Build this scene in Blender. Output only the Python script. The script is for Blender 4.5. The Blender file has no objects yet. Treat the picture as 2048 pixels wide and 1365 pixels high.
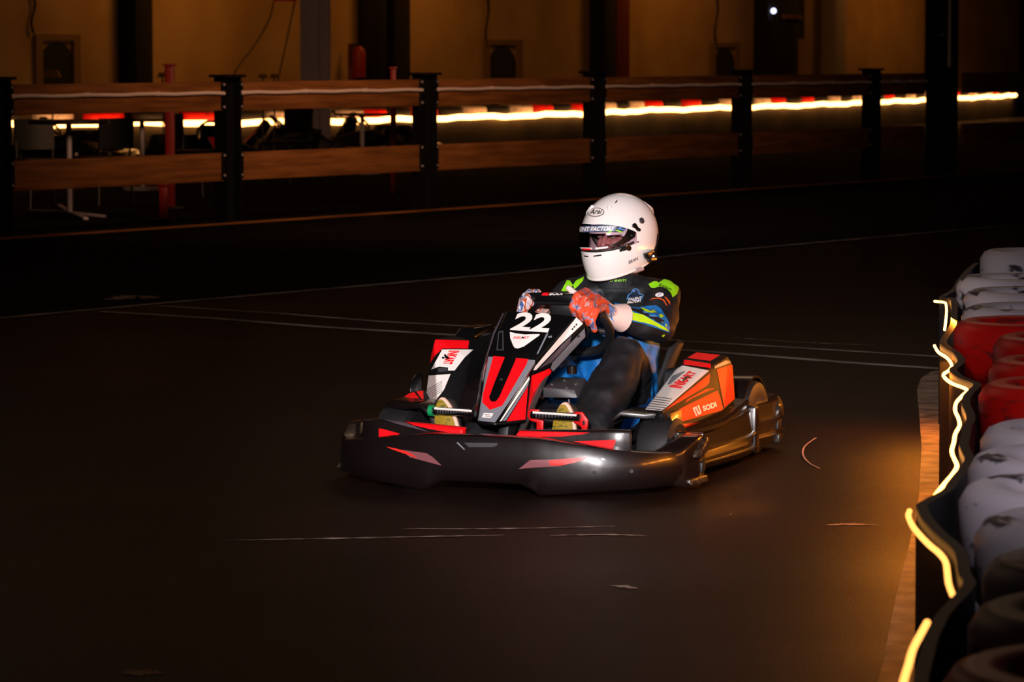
import bpy, bmesh, math, random
from mathutils import Vector, Matrix, Euler
from mathutils.bvhtree import BVHTree
from mathutils.geometry import tessellate_polygon
random.seed(7)
PI = math.pi
scene = bpy.context.scene
COL = scene.collection

# ------------------------------------------------------------------ camera model
F = 7130.0                      # focal length in pixels of the 2048 px wide frame
CH = 1.5                        # camera height
PITCH = math.atan((682.5 - 98) / F)
cP, sP = math.cos(PITCH), math.sin(PITCH)
CAM = Vector((0, 0, CH))

def ray(x, y):
    a, b = x - 1024, 682.5 - y
    return Vector((a, F * cP + b * sP, -F * sP + b * cP))

def ground(x, y, z=0.0):
    r = ray(x, y)
    return CAM + r * ((z - CH) / r.z)

def at_depth(x, y, Y):
    r = ray(x, y)
    return CAM + r * (Y / r.y)

# kart frame: u forward, v to the driver's left, z up
TH = math.radians(22)
KO = ground(960, 990)
KO = Vector((KO.x, KO.y, 0))
KM = Matrix(((-math.sin(TH), math.cos(TH), 0, KO.x),
             (-math.cos(TH), -math.sin(TH), 0, KO.y),
             (0, 0, 1, 0), (0, 0, 0, 1)))
KI = KM.inverted()

def K(u, v, z):
    return KM @ Vector((u, v, z))

def pk(x, y, u=None, v=None, z=None):
    """point seen at (x, y) lying in the kart plane u=, v= or z= (kart coordinates)"""
    o = KI @ CAM
    d = KI.to_3x3() @ ray(x, y)
    if u is not None: t = (u - o.x) / d.x
    elif v is not None: t = (v - o.y) / d.y
    else: t = (z - o.z) / d.z
    return o + d * t

# ------------------------------------------------------------------ materials
def c(h):
    h = h.lstrip('#')
    r = []
    for i in (0, 2, 4):
        s = int(h[i:i + 2], 16) / 255
        r.append(s / 12.92 if s <= 0.04045 else ((s + 0.055) / 1.055) ** 2.4)
    return (r[0], r[1], r[2], 1.0)

def new_mat(name):
    m = bpy.data.materials.new(name)
    m.use_nodes = True
    nt = m.node_tree
    return m, nt, nt.nodes['Principled BSDF']

def mat(name, col, rough=0.5, metal=0.0, coat=0.0, spec=0.5, col2=None, scale=20.0, lo=0.4, hi=0.6,
        bump=0.0, bscale=60.0, detail=4.0, stretch=None, emit=None, estr=0.0, alpha=1.0, dist=0.002, rough2=None, bdetail=5):
    m, nt, b = new_mat(name)
    N, L = nt.nodes, nt.links
    col = c(col) if isinstance(col, str) else col
    b.inputs['Base Color'].default_value = col
    b.inputs['Roughness'].default_value = rough
    b.inputs['Metallic'].default_value = metal
    b.inputs['Coat Weight'].default_value = coat
    b.inputs['Coat Roughness'].default_value = 0.08
    b.inputs['Specular IOR Level'].default_value = spec
    b.inputs['Alpha'].default_value = alpha
    tc = N.new('ShaderNodeTexCoord')
    src = tc.outputs['Object']
    if stretch:
        mp = N.new('ShaderNodeMapping'); mp.inputs['Scale'].default_value = stretch
        L.new(src, mp.inputs['Vector']); src = mp.outputs['Vector']
    if col2 is not None or rough2 is not None:
        n = N.new('ShaderNodeTexNoise'); n.inputs['Scale'].default_value = scale
        n.inputs['Detail'].default_value = detail
        L.new(src, n.inputs['Vector'])
        mr = N.new('ShaderNodeMapRange'); mr.inputs['From Min'].default_value = lo; mr.inputs['From Max'].default_value = hi
        L.new(n.outputs['Fac'], mr.inputs['Value'])
        if col2 is not None:
            mx = N.new('ShaderNodeMix'); mx.data_type = 'RGBA'
            mx.inputs[6].default_value = col
            mx.inputs[7].default_value = c(col2) if isinstance(col2, str) else col2
            L.new(mr.outputs['Result'], mx.inputs[0])
            L.new(mx.outputs[2], b.inputs['Base Color'])
        if rough2 is not None:
            m2 = N.new('ShaderNodeMapRange')
            m2.inputs['To Min'].default_value = rough; m2.inputs['To Max'].default_value = rough2
            L.new(mr.outputs['Result'], m2.inputs['Value']); L.new(m2.outputs['Result'], b.inputs['Roughness'])
    if bump:
        n2 = N.new('ShaderNodeTexNoise'); n2.inputs['Scale'].default_value = bscale
        n2.inputs['Detail'].default_value = bdetail
        L.new(src, n2.inputs['Vector'])
        bp = N.new('ShaderNodeBump'); bp.inputs['Strength'].default_value = bump
        bp.inputs['Distance'].default_value = dist
        L.new(n2.outputs['Fac'], bp.inputs['Height']); L.new(bp.outputs['Normal'], b.inputs['Normal'])
    if emit:
        b.inputs['Emission Color'].default_value = c(emit) if isinstance(emit, str) else emit
        b.inputs['Emission Strength'].default_value = estr
    return m

M = {}
M['black_plastic'] = mat('black_plastic', '#140c0c', 0.31, coat=0.5, spec=.6, bump=0.35, bscale=10, dist=0.004, bdetail=2)
M['black_gloss'] = mat('black_gloss', '#0a090a', 0.25, coat=0.4, bump=0.1, bscale=6, dist=0.004)
M['black_matte'] = mat('black_matte', '#131214', 0.55)
M['scuffed_plastic'] = mat('scuffed_plastic', '#171412', 0.34, col2='#3a3026', scale=70, lo=0.45, hi=0.62, bump=0.8, bscale=60, dist=0.004)
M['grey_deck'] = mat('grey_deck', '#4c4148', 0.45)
M['rubber'] = mat('rubber', '#141316', 0.6, bump=0.2, bscale=80)
M['red'] = mat('red', '#f80814', 0.5, spec=.25)
M['pod_black'] = mat('pod_black', '#0b0a0c', .55, spec=.25)
M['red_paint'] = mat('red_paint', '#d01014', 0.35, metal=0.1)
M['white'] = mat('white', '#f4e8e2', 0.38, coat=0.2)
M['grey'] = mat('grey', '#7b7c84', 0.4)
M['dark_grey'] = mat('dark_grey', '#3a383c', 0.45)
M['steel'] = mat('steel', '#8d8a8c', 0.32, metal=0.9)
M['orange_edge'] = mat('orange_edge', '#c98a2a', 0.35)
M['chrome'] = mat('chrome', '#d8d4d4', 0.2, metal=0.9)
M['green'] = mat('green', '#0f8a52', 0.4)
M['blue_panel'] = mat('blue_panel', '#55627c', 0.35)
M['sole'] = mat('sole', '#94780a', 0.65, col2='#3a4a10', scale=55, lo=0.52, hi=0.66, stretch=(1, 1, 2.2), bump=0.5, bscale=120)
M['sole_rim'] = mat('sole_rim', '#e2b9a4', 0.55)
M['shoe'] = mat('shoe', '#2a2622', 0.6)
M['suit_black'] = mat('suit_black', '#15141a', 0.62, bump=.9, bscale=8, dist=0.04, bdetail=1, stretch=(1, 1, .45), col2='#0a0a0d', scale=12)
M['suit_teal'] = mat('suit_teal', '#091217', 0.7, bump=0.8, bscale=10, dist=0.02)
M['suit_blue'] = mat('suit_blue', '#0d6fb8', 0.55, col2='#0b62ac', scale=9, bump=.9, bscale=9, dist=0.04, bdetail=1, stretch=(1, 1, .6))
M['suit_dark_blue'] = mat('suit_dark_blue', '#0a3d80', 0.6, bump=0.8, bscale=10, dist=0.02)
M['lime'] = mat('lime', '#8fdc12', 0.55)
M['yellow_green'] = mat('yellow_green', '#b4dc10', 0.55)
M['light_blue'] = mat('light_blue', '#4c86cc', 0.5)
M['navy'] = mat('navy', '#12253c', 0.5)
M['skin'] = mat('skin', '#c98a80', 0.5, bump=0.1, bscale=90)
M['eye_dark'] = mat('eye_dark', '#16100f', 0.3)
M['eye_white'] = mat('eye_white', '#c8b8b4', 0.3)
M['brow'] = mat('brow', '#2a1812', 0.7)
M['hair'] = mat('hair', '#2c1d16', 0.7)
M['helmet'] = mat('helmet', '#f6ece8', 0.2, coat=0.7, spec=0.5)
M['fabric_grey'] = mat('fabric_grey', '#9a7f7a', 0.8, col2='#c4988a', scale=60)
M['orange_patch'] = mat('orange_patch', '#d8521c', 0.5)
M['glove_cream'] = mat('glove_cream', '#efcfc6', 0.65, bump=0.4, bscale=60, dist=.003)

def glove_material(name, cols, scale, stretch):
    m, nt, b = new_mat(name)
    N, L = nt.nodes, nt.links
    tc = N.new('ShaderNodeTexCoord'); mp = N.new('ShaderNodeMapping'); mp.inputs['Scale'].default_value = stretch
    L.new(tc.outputs['Object'], mp.inputs['Vector'])
    n = N.new('ShaderNodeTexNoise'); n.inputs['Scale'].default_value = scale; n.inputs['Detail'].default_value = 3
    n.inputs['Distortion'].default_value = 0.2
    L.new(mp.outputs['Vector'], n.inputs['Vector'])
    r = N.new('ShaderNodeValToRGB'); r.color_ramp.interpolation = 'CONSTANT'
    el = r.color_ramp.elements
    el[0].position = 0.0; el[0].color = c(cols[0][1])
    el[1].position = cols[1][0]; el[1].color = c(cols[1][1])
    for p, h in cols[2:]:
        e = el.new(p); e.color = c(h)
    L.new(n.outputs['Fac'], r.inputs['Fac']); L.new(r.outputs['Color'], b.inputs['Base Color'])
    b.inputs['Roughness'].default_value = 0.6
    return m
M['glove_orange'] = glove_material('glove_orange', [(0, '#5a5a86'), (.38, '#a090ac'), (.43, '#e4502c'), (.57, '#d8482a'), (.62, '#c89a98'), (.66, '#d8401e')], 30, (1, 1, 1))
M['glove_stripe'] = glove_material('glove_stripe', [(0, '#d8d0d8'), (.40, '#3c5c98'), (.47, '#e2c8c4'), (.53, '#c4502e'), (.61, '#e0cfd0')], 26, (1, 1, .45))

def visor_material():
    m, nt, b = new_mat('tinted_visor')
    N, L = nt.nodes, nt.links
    tr = N.new('ShaderNodeBsdfTransparent'); tr.inputs[0].default_value = (0.86, 0.80, 0.84, 1)
    gl = N.new('ShaderNodeBsdfGlossy'); gl.inputs['Roughness'].default_value = 0.05
    fr = N.new('ShaderNodeFresnel'); fr.inputs['IOR'].default_value = 1.45
    mx = N.new('ShaderNodeMixShader')
    L.new(fr.outputs[0], mx.inputs[0]); L.new(tr.outputs[0], mx.inputs[1]); L.new(gl.outputs[0], mx.inputs[2])
    L.new(mx.outputs[0], N['Material Output'].inputs['Surface'])
    return m
M['visor'] = visor_material()

# ------------------------------------------------------------------ objects
WORLD = {}
def thing(name, label, cat, loc=(0, 0, 0), rotz=0.0, group=None):
    o = bpy.data.objects.new(name, None); COL.objects.link(o)
    o.empty_display_size = 0.1
    o.location = loc; o.rotation_euler = (0, 0, rotz)
    o['label'] = label; o['category'] = cat
    if group: o['group'] = group
    WORLD[o.name] = Matrix.Translation(Vector(loc)) @ Matrix.Rotation(rotz, 4, 'Z')
    return o

def tag(o, label=None, cat=None, group=None, kind=None):
    if label: o['label'] = label
    if cat: o['category'] = cat
    if group: o['group'] = group
    if kind: o['kind'] = kind
    return o

def link(o, parent=None):
    COL.objects.link(o)
    if parent is not None:
        o.parent = parent
        if parent.name in WORLD:
            o.matrix_parent_inverse = WORLD[parent.name].inverted()
    return o

def finish(o):
    """bake modifiers into the mesh"""
    t = o.modifiers.new('tri', 'TRIANGULATE'); t.quad_method = 'FIXED'
    bpy.context.view_layer.update()
    dg = bpy.context.evaluated_depsgraph_get()
    me = bpy.data.meshes.new_from_object(o.evaluated_get(dg))
    o.modifiers.clear()
    o.data = me
    return o

def smooth(me, ang=35):
    for p in me.polygons: p.use_smooth = True
    try: me.set_sharp_from_angle(angle=math.radians(ang))
    except Exception: pass

def mesh(name, verts, faces, m, parent=None, kart=False, bevel=0.0, solid=0.0, sub=0, ang=35, offs=-1, segs=2, bake=True):
    me = bpy.data.meshes.new(name)
    vv = [K(*v) for v in verts] if kart else [Vector(v) for v in verts]
    me.from_pydata(vv, [], faces)
    bm = bmesh.new(); bm.from_mesh(me)
    bmesh.ops.remove_doubles(bm, verts=bm.verts, dist=1e-5)
    bmesh.ops.recalc_face_normals(bm, faces=bm.faces)
    bm.to_mesh(me); bm.free()
    me.materials.append(m if not isinstance(m, str) else M[m])
    o = bpy.data.objects.new(name, me); link(o, parent)
    if sub:
        s = o.modifiers.new('s', 'SUBSURF'); s.levels = sub; s.render_levels = sub
    if solid:
        s = o.modifiers.new('t', 'SOLIDIFY'); s.thickness = solid; s.offset = offs
    if bevel:
        s = o.modifiers.new('b', 'BEVEL'); s.width = bevel; s.segments = segs; s.limit_method = 'ANGLE'
        s.angle_limit = math.radians(28)
    if bake and (sub or solid or bevel): finish(o)
    smooth(o.data, ang)
    return o

def hull(name, pts, m, parent, kart=True, bevel=0.006, segs=2):
    bm = bmesh.new()
    for p in pts: bm.verts.new(K(*p) if kart else p)
    r = bmesh.ops.convex_hull(bm, input=bm.verts)
    bmesh.ops.delete(bm, geom=[g for g in r['geom_interior'] if isinstance(g, bmesh.types.BMVert)], context='VERTS')
    bmesh.ops.dissolve_limit(bm, angle_limit=math.radians(4), verts=bm.verts, edges=bm.edges)
    bmesh.ops.recalc_face_normals(bm, faces=bm.faces)
    me = bpy.data.meshes.new(name); bm.to_mesh(me); bm.free()
    me.materials.append(M[m] if isinstance(m, str) else m)
    o = bpy.data.objects.new(name, me); link(o, parent)
    if bevel:
        s = o.modifiers.new('b', 'BEVEL'); s.width = bevel; s.segments = segs; s.limit_method = 'ANGLE'
        s.angle_limit = math.radians(15)
        finish(o)
    smooth(o.data, 25)
    return o

def box_geo(x0, x1, y0, y1, z0, z1):
    v = [(x, y, z) for x in (x0, x1) for y in (y0, y1) for z in (z0, z1)]
    f = [(0, 1, 3, 2), (4, 6, 7, 5), (0, 4, 5, 1), (2, 3, 7, 6), (0, 2, 6, 4), (1, 5, 7, 3)]
    return v, f

def box(name, x0, x1, y0, y1, z0, z1, m, parent=None, bevel=0.0, kart=False):
    v, f = box_geo(x0, x1, y0, y1, z0, z1)
    return mesh(name, v, f, m, parent, bevel=bevel, kart=kart)

def join_geo(parts):
    V, Fc = [], []
    for v, f in parts:
        n = len(V); V += [tuple(q) for q in v]; Fc += [tuple(i + n for i in g) for g in f]
    return V, Fc

def bar_geo(a, b, w, h, up=(0, 0, 1)):
    a, b, up = Vector(a), Vector(b), Vector(up)
    d = (b - a).normalized(); s = d.cross(up).normalized() * (w / 2); t = s.cross(d).normalized() * (h / 2)
    v = [p + i * s + j * t for p in (a, b) for i, j in ((-1, -1), (1, -1), (1, 1), (-1, 1))]
    return v, [(0, 1, 2, 3), (4, 7, 6, 5), (0, 4, 5, 1), (1, 5, 6, 2), (2, 6, 7, 3), (3, 7, 4, 0)]

def catmull(pts, n=6, closed=False):
    P = [Vector(p) for p in pts]; out = []
    N = len(P)
    rng = range(N if closed else N - 1)
    for i in rng:
        if closed: a, b, d, e = P[(i - 1) % N], P[i], P[(i + 1) % N], P[(i + 2) % N]
        else: a, b, d, e = P[max(i - 1, 0)], P[i], P[i + 1], P[min(i + 2, N - 1)]
        for k in range(n):
            t = k / n
            out.append(0.5 * ((2 * b) + (d - a) * t + (2 * a - 5 * b + 4 * d - e) * t * t + (3 * b - a - 3 * d + e) * t ** 3))
    if not closed: out.append(P[-1])
    return out

def tube_geo(path, r, seg=10, closed=False, caps=True, rz=None):
    P = [Vector(p) for p in path]; n = len(P)
    V, Fc = [], []
    prev = None
    for i, p in enumerate(P):
        if closed: t = P[(i + 1) % n] - P[i - 1]
        else: t = P[min(i + 1, n - 1)] - P[max(i - 1, 0)]
        t.normalize()
        if prev is None:
            a = Vector((0, 0, 1)) if abs(t.z) < 0.9 else Vector((1, 0, 0))
            nrm = t.cross(a).normalized()
        else:
            nrm = (prev - t * prev.dot(t)).normalized()
        prev = nrm; bn = t.cross(nrm)
        rr = r[i] if isinstance(r, (list, tuple)) else r
        for k in range(seg):
            an = 2 * PI * k / seg
            V.append(p + (nrm * math.cos(an) + bn * math.sin(an)) * rr)
    m = n if closed else n - 1
    for i in range(m):
        for k in range(seg):
            a = i * seg + k; b = i * seg + (k + 1) % seg
            d = ((i + 1) % n) * seg
            Fc.append((a, b, d + (k + 1) % seg, d + k))
    if caps and not closed:
        Fc.append(tuple(reversed(range(seg)))); Fc.append(tuple(range((n - 1) * seg, n * seg)))
    return V, Fc

def tube(name, path, r, m, parent=None, kart=False, seg=10, closed=False):
    v, f = tube_geo(path, r, seg, closed)
    return mesh(name, v, f, m, parent, kart=kart)

def loft(name, rows, m, parent=None, kart=False, close=False, caps=False, **kw):
    n = len(rows[0]); V = [p for r in rows for p in r]; Fc = []
    for i in range(len(rows) - 1):
        for j in range(n if close else n - 1):
            a = i * n + j; b = i * n + (j + 1) % n
            Fc.append((a, b, b + n, a + n))
    if caps:
        Fc.append(tuple(range(n))[::-1]); Fc.append(tuple(range((len(rows) - 1) * n, len(rows) * n)))
    return mesh(name, V, Fc, m, parent, kart=kart, **kw)

def capsules(name, chains, m, parent, voxel=0.008, kart=True, sm=6, squash=None):
    """chains of (u,v,z,r) points merged into one continuous skin by voxel remesh"""
    bm = bmesh.new()
    for ch in chains:
        for i in range(len(ch) - 1):
            a, b = ch[i], ch[i + 1]
            pa, pb = Vector(a[:3]), Vector(b[:3])
            L_ = (pb - pa).length; n = max(1, int(L_ / (min(a[3], b[3]) * 0.35)))
            n = min(n, 14)
            for k in range(n + 1):
                if i > 0 and k == 0: continue
                t = k / n; p = pa.lerp(pb, t); r = a[3] + (b[3] - a[3]) * t
                w = K(*p) if kart else p
                bmesh.ops.create_icosphere(bm, subdivisions=2, radius=r, matrix=Matrix.Translation(w))
    me = bpy.data.meshes.new(name); bm.to_mesh(me); bm.free()
    o = bpy.data.objects.new(name, me); link(o, parent)
    me.materials.append(M[m] if isinstance(m, str) else m)
    s = o.modifiers.new('r', 'REMESH'); s.mode = 'VOXEL'; s.voxel_size = voxel; s.use_smooth_shade = True
    s = o.modifiers.new('s', 'SMOOTH'); s.iterations = sm; s.factor = 0.5
    finish(o)
    for p in o.data.polygons: p.use_smooth = True
    if not o.data.materials: o.data.materials.append(M[m] if isinstance(m, str) else m)
    return o

# ------------------------------------------------------------------ stickers laid on real surfaces
def bvh(objs):
    V, P = [], []
    for o in objs:
        n = len(V); V += [v.co.copy() for v in o.data.vertices]
        P += [tuple(i + n for i in p.vertices) for p in o.data.polygons]
    return BVHTree.FromPolygons(V, P)

def lay(name, pts2, tris, tree, m, parent, off=0.002, maxlen=6.0, gap=0.06):
    """flat pattern (frame coordinates) laid on the surface in tree"""
    bm = bmesh.new()
    vs = [bm.verts.new((p[0], p[1], 0)) for p in pts2]
    for t in tris:
        try: bm.faces.new([vs[i] for i in t])
        except ValueError: pass
    bmesh.ops.remove_doubles(bm, verts=bm.verts, dist=1e-4)
    for it in range(7):
        es = [e for e in bm.edges if e.calc_length() > maxlen]
        if not es: break
        bmesh.ops.subdivide_edges(bm, edges=es, cuts=1)
        bmesh.ops.triangulate(bm, faces=[f for f in bm.faces if len(f.verts) > 3])
    def hit(p):
        h = tree.ray_cast(CAM, ray(p.x, p.y).normalized())
        return h
    for it in range(5):                       # finer where the surface runs away from the eye or bends
        H_ = {v: hit(v.co)[0] for v in bm.verts}
        es = []
        for e in bm.edges:
            a_, b_ = e.verts
            if e.calc_length() < .7: continue
            if H_[a_] is None or H_[b_] is None:
                if (H_[a_] is None) != (H_[b_] is None) and e.calc_length() > 1.2: es.append(e)
                continue
            mid = hit((a_.co + b_.co) / 2)[0]
            L3 = (H_[a_] - H_[b_]).length
            if L3 > .03 or (mid is not None and (mid - (H_[a_] + H_[b_]) / 2).length > .0007): es.append(e)
        if not es or len(bm.verts) > 6000: break
        bmesh.ops.subdivide_edges(bm, edges=es, cuts=1)
        bmesh.ops.triangulate(bm, faces=[f for f in bm.faces if len(f.verts) > 3])
    dead = []
    for v in bm.verts:
        d = ray(v.co.x, v.co.y).normalized()
        h = tree.ray_cast(CAM, d)
        if h[0] is None:
            dead.append(v); continue
        n = h[1] if h[1].dot(d) < 0 else -h[1]
        v.co = h[0] + n * off * 0.6 - d * off * 0.4
    if dead: bmesh.ops.delete(bm, geom=dead, context='VERTS')
    big = [f for f in bm.faces if max(e.calc_length() for e in f.edges) > gap]
    if big: bmesh.ops.delete(bm, geom=big, context='FACES')
    if not bm.faces:
        bm.free(); print('STICKER MISSED', name); return None
    for f in bm.faces:
        if f.normal.dot(f.calc_center_median() - CAM) > 0: f.normal_flip()
    me = bpy.data.meshes.new(name); bm.to_mesh(me); bm.free()
    me.materials.append(M[m] if isinstance(m, str) else m)
    for p in me.polygons: p.use_smooth = True
    o = bpy.data.objects.new(name, me); link(o, parent)
    return o

def sticker(name, poly, tree, m, parent, off=0.002, maxlen=7.0, polys=None, gap=0.06):
    pts, tris = [], []
    for q in (polys or [poly]):
        n = len(pts)
        v3 = [Vector((p[0], p[1], 0)) for p in q]
        pts += [(p[0], p[1]) for p in q]
        tris += [tuple(i + n for i in t) for t in tessellate_polygon([v3])]
    return lay(name, pts, tris, tree, m, parent, off, maxlen, gap)

def text_geo(s, bold=0.0, shear=0.0):
    cu = bpy.data.curves.new('t', 'FONT'); cu.body = s; cu.size = 1; cu.offset = bold; cu.shear = shear
    cu.resolution_u = 3
    o = bpy.data.objects.new('t', cu); COL.objects.link(o)
    bpy.context.view_layer.update()
    me = bpy.data.meshes.new_from_object(o.evaluated_get(bpy.context.evaluated_depsgraph_get()))
    V = [(v.co.x, v.co.y) for v in me.vertices]; T = [tuple(p.vertices) for p in me.polygons]
    bpy.data.objects.remove(o); bpy.data.curves.remove(cu); bpy.data.meshes.remove(me)
    xs = [v[0] for v in V]; ys = [v[1] for v in V]
    x0, x1, y0, y1 = min(xs), max(xs), min(ys), max(ys)
    return [((x - x0) / (x1 - x0), (y - y0) / (y1 - y0)) for x, y in V], T

def words(name, s, quad, tree, m, parent, off=0.003, bold=0.0, shear=0.0, maxlen=6.0, gap=0.06):
    """quad: frame corners bottom-left, bottom-right, top-right, top-left of the lettering"""
    V, T = text_geo(s, bold, shear)
    a, b, d, e = [Vector(q) for q in quad]
    P = [(a * (1 - x) * (1 - y) + b * x * (1 - y) + d * x * y + e * (1 - x) * y) for x, y in V]
    return lay(name, [(p.x, p.y) for p in P], T, tree, m, parent, off, maxlen, gap)
# ================================================================== GO-KART
kart = thing('go_kart', 'red, white and black rental go-kart number 22 driving on the dark track', 'go-kart', K(-.85, 0, 0), 0)

# ---- running gear
v, f = join_geo([tube_geo([(-.35, s * .20, .07), (-1.6, s * .27, .07)], .016) for s in (-1, 1)] +
                [tube_geo([(-.45, -.42, .1), (-.45, .42, .1)], .014), tube_geo([(-1.45, -.45, .13), (-1.45, .45, .13)], .02),
                 tube_geo([(-.12, -.3, .07), (-.35, -.2, .07)], .014), tube_geo([(-.12, .3, .07), (-.35, .2, .07)], .014),
                 tube_geo([(-.12, -.4, .09), (-.12, .4, .09)], .014)])
mesh('chassis_frame', v, f, 'black_matte', kart, kart=True)
v, f = box_geo(-1.05, -.12, -.24, .24, .045, .056)
mesh('floor_tray', v, f, 'dark_grey', kart, kart=True)

def wheel(u, v0, r, w, name):
    prof = [(r * .55, -w / 2), (r * .8, -w / 2 - .004), (r * .95, -w / 2 + .006), (r, -w / 2 + .025), (r, w / 2 - .025),
            (r * .95, w / 2 - .006), (r * .8, w / 2 + .004), (r * .55, w / 2)]
    rows = []
    for i in range(33):
        a = 2 * PI * i / 32
        rows.append([(u + p[0] * math.cos(a), v0 + p[1], r + .003 + p[0] * math.sin(a)) for p in prof])
    t = loft(name, rows, 'rubber', kart, kart=True)
    rows = []
    pr = [(.02, -w * .5), (r * .3, -w * .45), (r * .5, -w * .5), (r * .56, -w * .5), (r * .56, w * .5), (r * .5, w * .5), (r * .3, w * .45), (.02, w * .5)]
    for i in range(25):
        a = 2 * PI * i / 24
        rows.append([(u + p[0] * math.cos(a), v0 + p[1], r + .003 + p[0] * math.sin(a)) for p in pr])
    loft('rim', rows, 'dark_grey', t, kart=True)
    return t
wheel(-.45, .49, .119, .12, 'tyre'); wheel(-.45, -.49, .119, .12, 'tyre')
wheel(-1.45, .42, .138, .19, 'tyre'); wheel(-1.45, -.42, .138, .19, 'tyre')

# ---- front bumper (plan path mirrored about v = 0)
half = [(0, 0), (-.003, .12), (-.012, .24), (-.04, .38), (-.085, .48), (-.15, .56), (-.24, .61), (-.33, .63)]
pathR = catmull([(p[0], p[1], 0) for p in half], 5)
path = [Vector((p.x, -p.y, 0)) for p in reversed(pathR[1:])] + pathR
def lerp_tab(tab, x):
    for (a, fa), (b, fb) in zip(tab, tab[1:]):
        if x <= b: return fa + (fb - fa) * (x - a) / (b - a)
    return tab[-1][1]
def normals2(path):
    out = []
    for i in range(len(path)):
        t = path[min(i + 1, len(path) - 1)] - path[max(i - 1, 0)]
        n = Vector((t.y, -t.x, 0)).normalized(); out.append(n)
    return out
nb = normals2(path)
ztop = [(0, .2), (.2, .197), (.35, .18), (.5, .158), (.62, .145), (.7, .14)]
zbot = [(0, .042), (.15, .040), (.21, .004), (.28, .010), (.4, .022), (.55, .03), (.7, .035)]
rows = []
for p, n in zip(path, nb):
    a, b_ = lerp_tab(ztop, abs(p.y)), lerp_tab(zbot, abs(p.y))
    k = 1 if abs(p.y) < .4 else 1.15
    r = []
    for o, z in ((-.09, b_ + .02), (-.03, b_ + .002), (-.008, b_), (.004, b_ + .012), (.014 * k, b_ + (a - b_) * .35), (.016 * k, b_ + (a - b_) * .6),
                 (.006, a - .014), (0, a - .003), (-.008, a), (-.05, a + .002), (-.09, a - .01)):
        q = p + n * o; r.append((q.x, q.y, z))
    rows.append(r)
bumper = loft('front_bumper', rows, 'black_plastic', kart, kart=True, caps=True)
# upper wing of the bumper, one on each side of the centre
ups = []
for s in (1, -1):
    st = [(.10, -.085, .213), (.2, -.088, .218), (.33, -.1, .222), (.44, -.112, .226), (.495, -.135, .224)]
    st = catmull([(y, x, z) for y, x, z in st], 4)
    rows = []
    for i, q in enumerate(st):
        t = (st[min(i + 1, len(st) - 1)] - st[max(i - 1, 0)]); t.z = 0; t.normalize()
        nx = Vector((-t.y, t.x, 0))          # in (v,u) space, pointing forward/outward
        if nx.y < 0 and abs(nx.x) < .7: nx = -nx
        if nx.x < 0 and abs(nx.x) >= .7: nx = -nx
        r = []
        for o, dz in ((-.05, -.09), (-.055, -.02), (-.05, -.002), (-.012, .0), (-.004, -.003), (0, -.012), (.002, -.075), (-.03, -.085)):
            w = q + nx * o
            r.append((w.y, s * w.x, q.z + dz))
        rows.append(r)
    ups.append(loft('bumper_wing', rows, 'black_plastic', kart, kart=True, close=True, caps=True, bevel=.002))
# sculpted corner blocks
for s in (1, -1):
    pts = [(-.22, .57, .05), (-.22, .60, .13), (-.26, .635, .15), (-.36, .655, .185), (-.43, .65, .19), (-.44, .65, .03), (-.36, .66, .012), (-.27, .645, .02),
           (-.43, .58, .195), (-.43, .56, .04), (-.2, .545, .15), (-.17, .52, .05), (-.33, .6, .19)]
    cb = hull('bumper_corner', [(a, s * b, z) for a, b, z in pts], 'black_plastic', kart, bevel=.012, segs=3)
    # raised scuffed knuckle, rib, pocket
    hull('scuffed_pad', [(-.31, s * .65, .12), (-.34, s * .672, .135), (-.41, s * .672, .165), (-.425, s * .667, .185), (-.43, s * .667, .13), (-.35, s * .67, .115), (-.37, s * .64, .18), (-.36, s * .64, .11)], 'scuffed_plastic', cb, bevel=.006)
    hull('pocket', [(-.375, s * .64, .062), (-.375, s * .662, .062), (-.41, s * .662, .066), (-.41, s * .64, .066), (-.375, s * .664, .096), (-.41, s * .664, .104), (-.41, s * .64, .104), (-.375, s * .64, .096)], 'black_matte', cb, bevel=.002)
    hull('lower_rib', [(-.27, s * .64, .035), (-.27, s * .66, .03), (-.42, s * .672, .03), (-.42, s * .65, .03), (-.27, s * .655, .05), (-.42, s * .668, .052), (-.42, s * .65, .052), (-.27, s * .63, .05)], 'scuffed_plastic', cb, bevel=.006)
    box('rear_flange', -.455, -.435, min(s * .52, s * .645), max(s * .52, s * .645), .04, .192, 'black_gloss', cb, bevel=.006, kart=True)

# ---- side bumpers with ribs
def ribbed(name, pts, zt, zb, parent, ribs=((.42, .5), (.78, .86)), s=1, depth=.014):
    P = catmull([(u, v, 0) for u, v in pts], 6)
    N_ = normals2(P)
    rows = []
    for i, (p, n) in enumerate(zip(P, N_)):
        t = i / (len(P) - 1)
        a = zt(t); b_ = zb(t)
        if n.dot(p - Vector((-1.1, 0, 0))) < 0: n = -n
        r = [(-.06, b_ + .02), (-.012, b_), (.004, b_ + .006)]
        for lo_, hi_ in ribs:
            r += [(.014 + depth * .5, b_ + (a - b_) * (lo_ - .06)), (.014 + depth, b_ + (a - b_) * lo_), (.014, b_ + (a - b_) * (lo_ + .03)), (.011, b_ + (a - b_) * hi_)]
        r += [(.004, a - .01), (-.008, a), (-.04, a + .006), (-.09, a)]
        rows.append([((p + n * o).x, s * (p + n * o).y, z) for o, z in r])
    return loft(name, rows, 'black_plastic', parent, kart=True, caps=True)
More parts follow.
